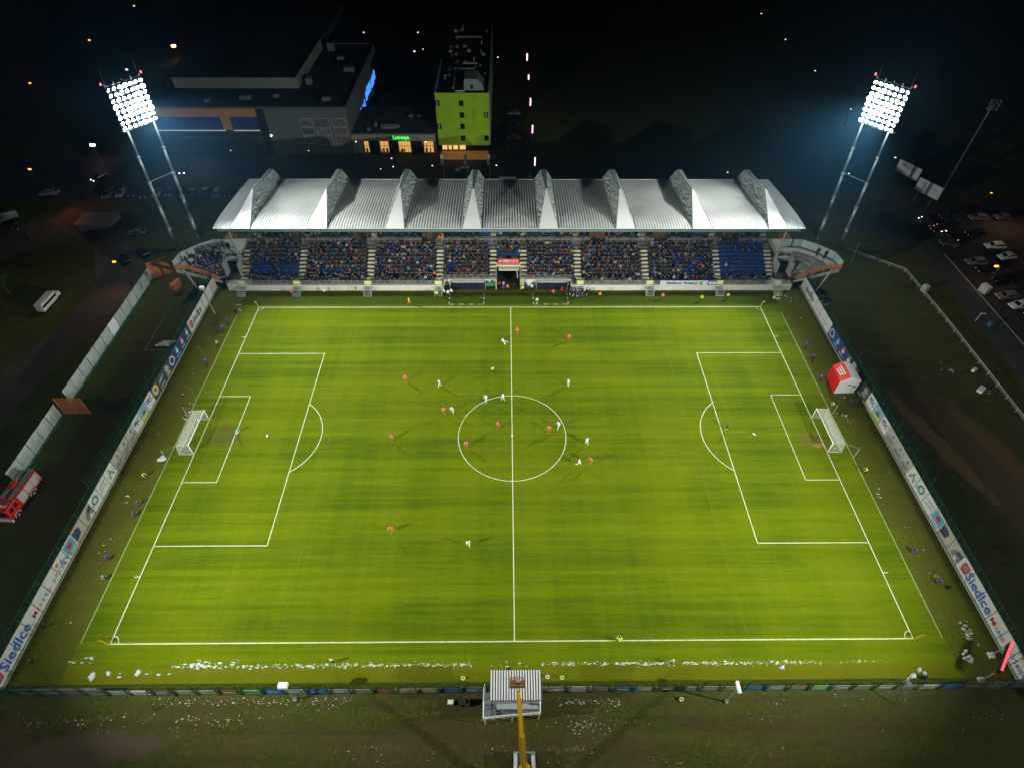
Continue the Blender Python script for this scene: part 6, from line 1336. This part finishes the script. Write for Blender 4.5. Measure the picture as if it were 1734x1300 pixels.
street_lamp(-80.9, 40.2, 6.6, ORN, .3, 'leaning street lamp with an orange light beside the tarpaulin fence', None, (-1.3, .4))
street_lamp(103.1, 39.9, 6.2, ORN, .34, 'street lamp with an orange light at the edge of the right car park', None, (-1.2, -.4))
for x, y, z, w_, c, aim in ((-82.2, 40.6, 6.6, 1500, (1, .42, .16), (-84, 33, 0)), (101.9, 39.5, 6.2, 700, (1, .55, .3), (106, 41, 0)), (-13, 99, 6, 260, (1, .6, .3), (-13, 101, 0)), (-88, 97, 9, 900, (1, .62, .35), (-88, 92, 0)), (-112, 72, 8, 900, (1, .4, .2), (-106, 68, 0)), (122, 66, 8, 900, (1, .6, .4), (122, 62, 0))):
    ld = bpy.data.lights.new('street_lamp_light', 'SPOT'); ld.energy = w_; ld.color = c; ld.spot_size = R(140); ld.spot_blend = 1; ld.shadow_soft_size = .2
    lo = bpy.data.objects.new('street_lamp_light', ld); col.objects.link(lo); lo.location = (x, y, z); lo.rotation_mode = 'QUATERNION'; lo.rotation_quaternion = (Vector(aim) - Vector((x, y, z))).to_track_quat('-Z', 'Y')
t = thing('small_lit_building', 'small far building glowing blue at the top left', 'building', (-108, 180, 0)); m = MB(); m.box(-112, 180, 0, -103, 188, 5); m.build('wall', mm('far_wall', (.03, .03, .06), .7, emit=((.08, .1, .6), .12)), t); m = MB(); m.box(-111.5, 179.8, .8, -105, 179.95, 1.3); m.build('light_strip', wln, t); m = MB(); m.box(-112, 180, 5.02, -103, 188, 5.2); m.build('roof', roofd, t)
t = thing('floodlight_mast', 'thin unlit floodlight mast at the far right above the car park', 'floodlight', (116.1, 82.6, 0)); m = MB(); m.bar((116.1, 82.6, 0), (116.1, 82.6, 22), .28, .14, 8); m.build('pole', STEEL, t)
m = MB()
for k in range(3): m.bar((114.8, 82.5, 21.6 + .9 * k), (117.4, 82.5, 21.6 + .9 * k), .06, n=5)
m.build('lamp_frame', STEEL, t)
for k in range(9): m = MB(); x = 115 + 1.1 * (k % 3); z = 21.5 + .9 * (k // 3); m.bar((x, 82.3, z), (x, 81.9, z - .2), .12, .26, 8); m.build('lamp', mm('unlit_lamp', (.35, .38, .38), .3, .3), t)
def billboard(x, y, z0, w_, h_, ang, tilt, label, arts):
    t = thing('billboard', label, 'billboard', (x, y, 0), 'billboards'); u = Vector((math.cos(ang), math.sin(ang), 0)); v = Vector((0, 0, 1)); n_ = u.cross(v)
    c = Vector((x, y, z0 + h_ / 2)); m = MB(); m.obox(c, u, v, n_, w_ / 2, h_ / 2, .08); pn = m.build('panel', mm('billboard_face', (.42, .45, .45), .6), t)
    for q in (-.3, .3): m = MB(); p = c + u * w_ * q; m.bar((p.x, p.y, 0), (p.x, p.y, z0), .14, n=6); m.build('post', DSTEEL, t)
    for s__, dx, dz, sz, mt in arts: text(s__, sz, mt, pn, c + u * dx + v * dz + n_ * .10, (R(90), 0, ang))
    return t
dkp = mm('dark_purple_print', (.18, .05, .12), .7); dk_ = mm('dark_print', (.12, .14, .13), .7)
billboard(105.4, 84.6, 3.0, 6.6, 3.2, R(-63), 0, 'billboard with dark red capital letters beyond the right mast', [('MEBLE', 0, .75, 1.5, dkp), ('=====', -.6, -.9, .8, dk_)])
billboard(106.6, 75.6, 2.6, 6.6, 3.2, R(-63), 0, 'pale billboard with a large curved symbol near the unlit mast', [('S', -1.3, .1, 2.6, dk_), ('===', 1.2, .2, 1.2, dk_)])
t = thing('inclined_post', 'pale slanting post behind the right wing', 'post', (78.4, 50.9, 0)); m = MB(); m.bar((78.0, 49.6, 0), (78.9, 51.5, 4.2), .14, n=6); m.build('post', STEEL, t)
t = thing('car_port', 'dim pale vehicle shapes on the verge at the far left', 'shed', (-96, 66, 0)); m = MB(); m.box(-103, 62, 0, -95, 67, 2.2); m.build('wall', mm('shed_wall', (.05, .055, .06), .7), t); m = MB(); m.box(-103.3, 61.7, 2.25, -94.7, 67.3, 2.45); m.build('roof', mm('shed_roof', (.09, .10, .11), .6), t)
# rough trees standing dark beyond the left road
def tree(x, y, h, lb):
    t = thing('bare_tree', lb, 'tree', (x, y, 0), 'dark trees beyond the left road'); rr = random.Random(int(x * 7 + y)); m = MB(); m.bar((x, y, 0), (x, y, h * .5), .22, .12, 6); E_ = []
    for k in range(9):
        a = rr.uniform(0, 6.28); p = Vector((x, y, h * rr.uniform(.3, .5))); q = p + Vector((math.cos(a) * h * .25, math.sin(a) * h * .25, h * rr.uniform(.25, .45))); m.bar(p, q, .08, .03, 4); E_.append(q)
    m.build('trunk', mm('bark', (.05, .04, .03), .9), t); m = MB()
    for q in E_ + [Vector((x, y, h * .8))]:
        for _ in range(60): c = q + Vector((rr.gauss(0, h * .11), rr.gauss(0, h * .11), rr.gauss(0, h * .09))); a, b = Vector((rr.uniform(-1, 1), rr.uniform(-1, 1), rr.uniform(-1, 1))) * .3, Vector((rr.uniform(-1, 1), rr.uniform(-1, 1), rr.uniform(-1, 1))) * .3; m.add([c, c + a, c + b], [(0, 1, 2)])
    m.build('crown', mm('dark_foliage', (.04, .055, .02), .9), t)
for k, (x, y, h) in enumerate(((-112, 58, 6), (-106, 38, 5), (-118, 45, 7), (-104, 18, 5.5))): tree(x, y, h, ('dark tree by the curved road at the left edge', 'small dark tree right of the white van', 'taller dark tree at the left edge above the white van', 'dark tree at the left edge below the white van')[k])

# ------------------------------------------------------------------ night haze lit by the floodlights
hz = MB(); hz.box(-240, -110, -1.2, 240, 330, 86)
hm_ = bpy.data.materials.new('haze_air'); hm_.use_nodes = True; nt = hm_.node_tree
for n in list(nt.nodes): nt.nodes.remove(n)
pv = nt.nodes.new('ShaderNodeVolumePrincipled'); pv.inputs['Color'].default_value = (.17, .54, .95, 1); pv.inputs['Density'].default_value = HAZE; pv.inputs['Anisotropy'].default_value = .72
mo = nt.nodes.new('ShaderNodeOutputMaterial'); nt.links.new(pv.outputs[0], mo.inputs['Volume'])
hz.build('haze', hm_, kind='stuff')
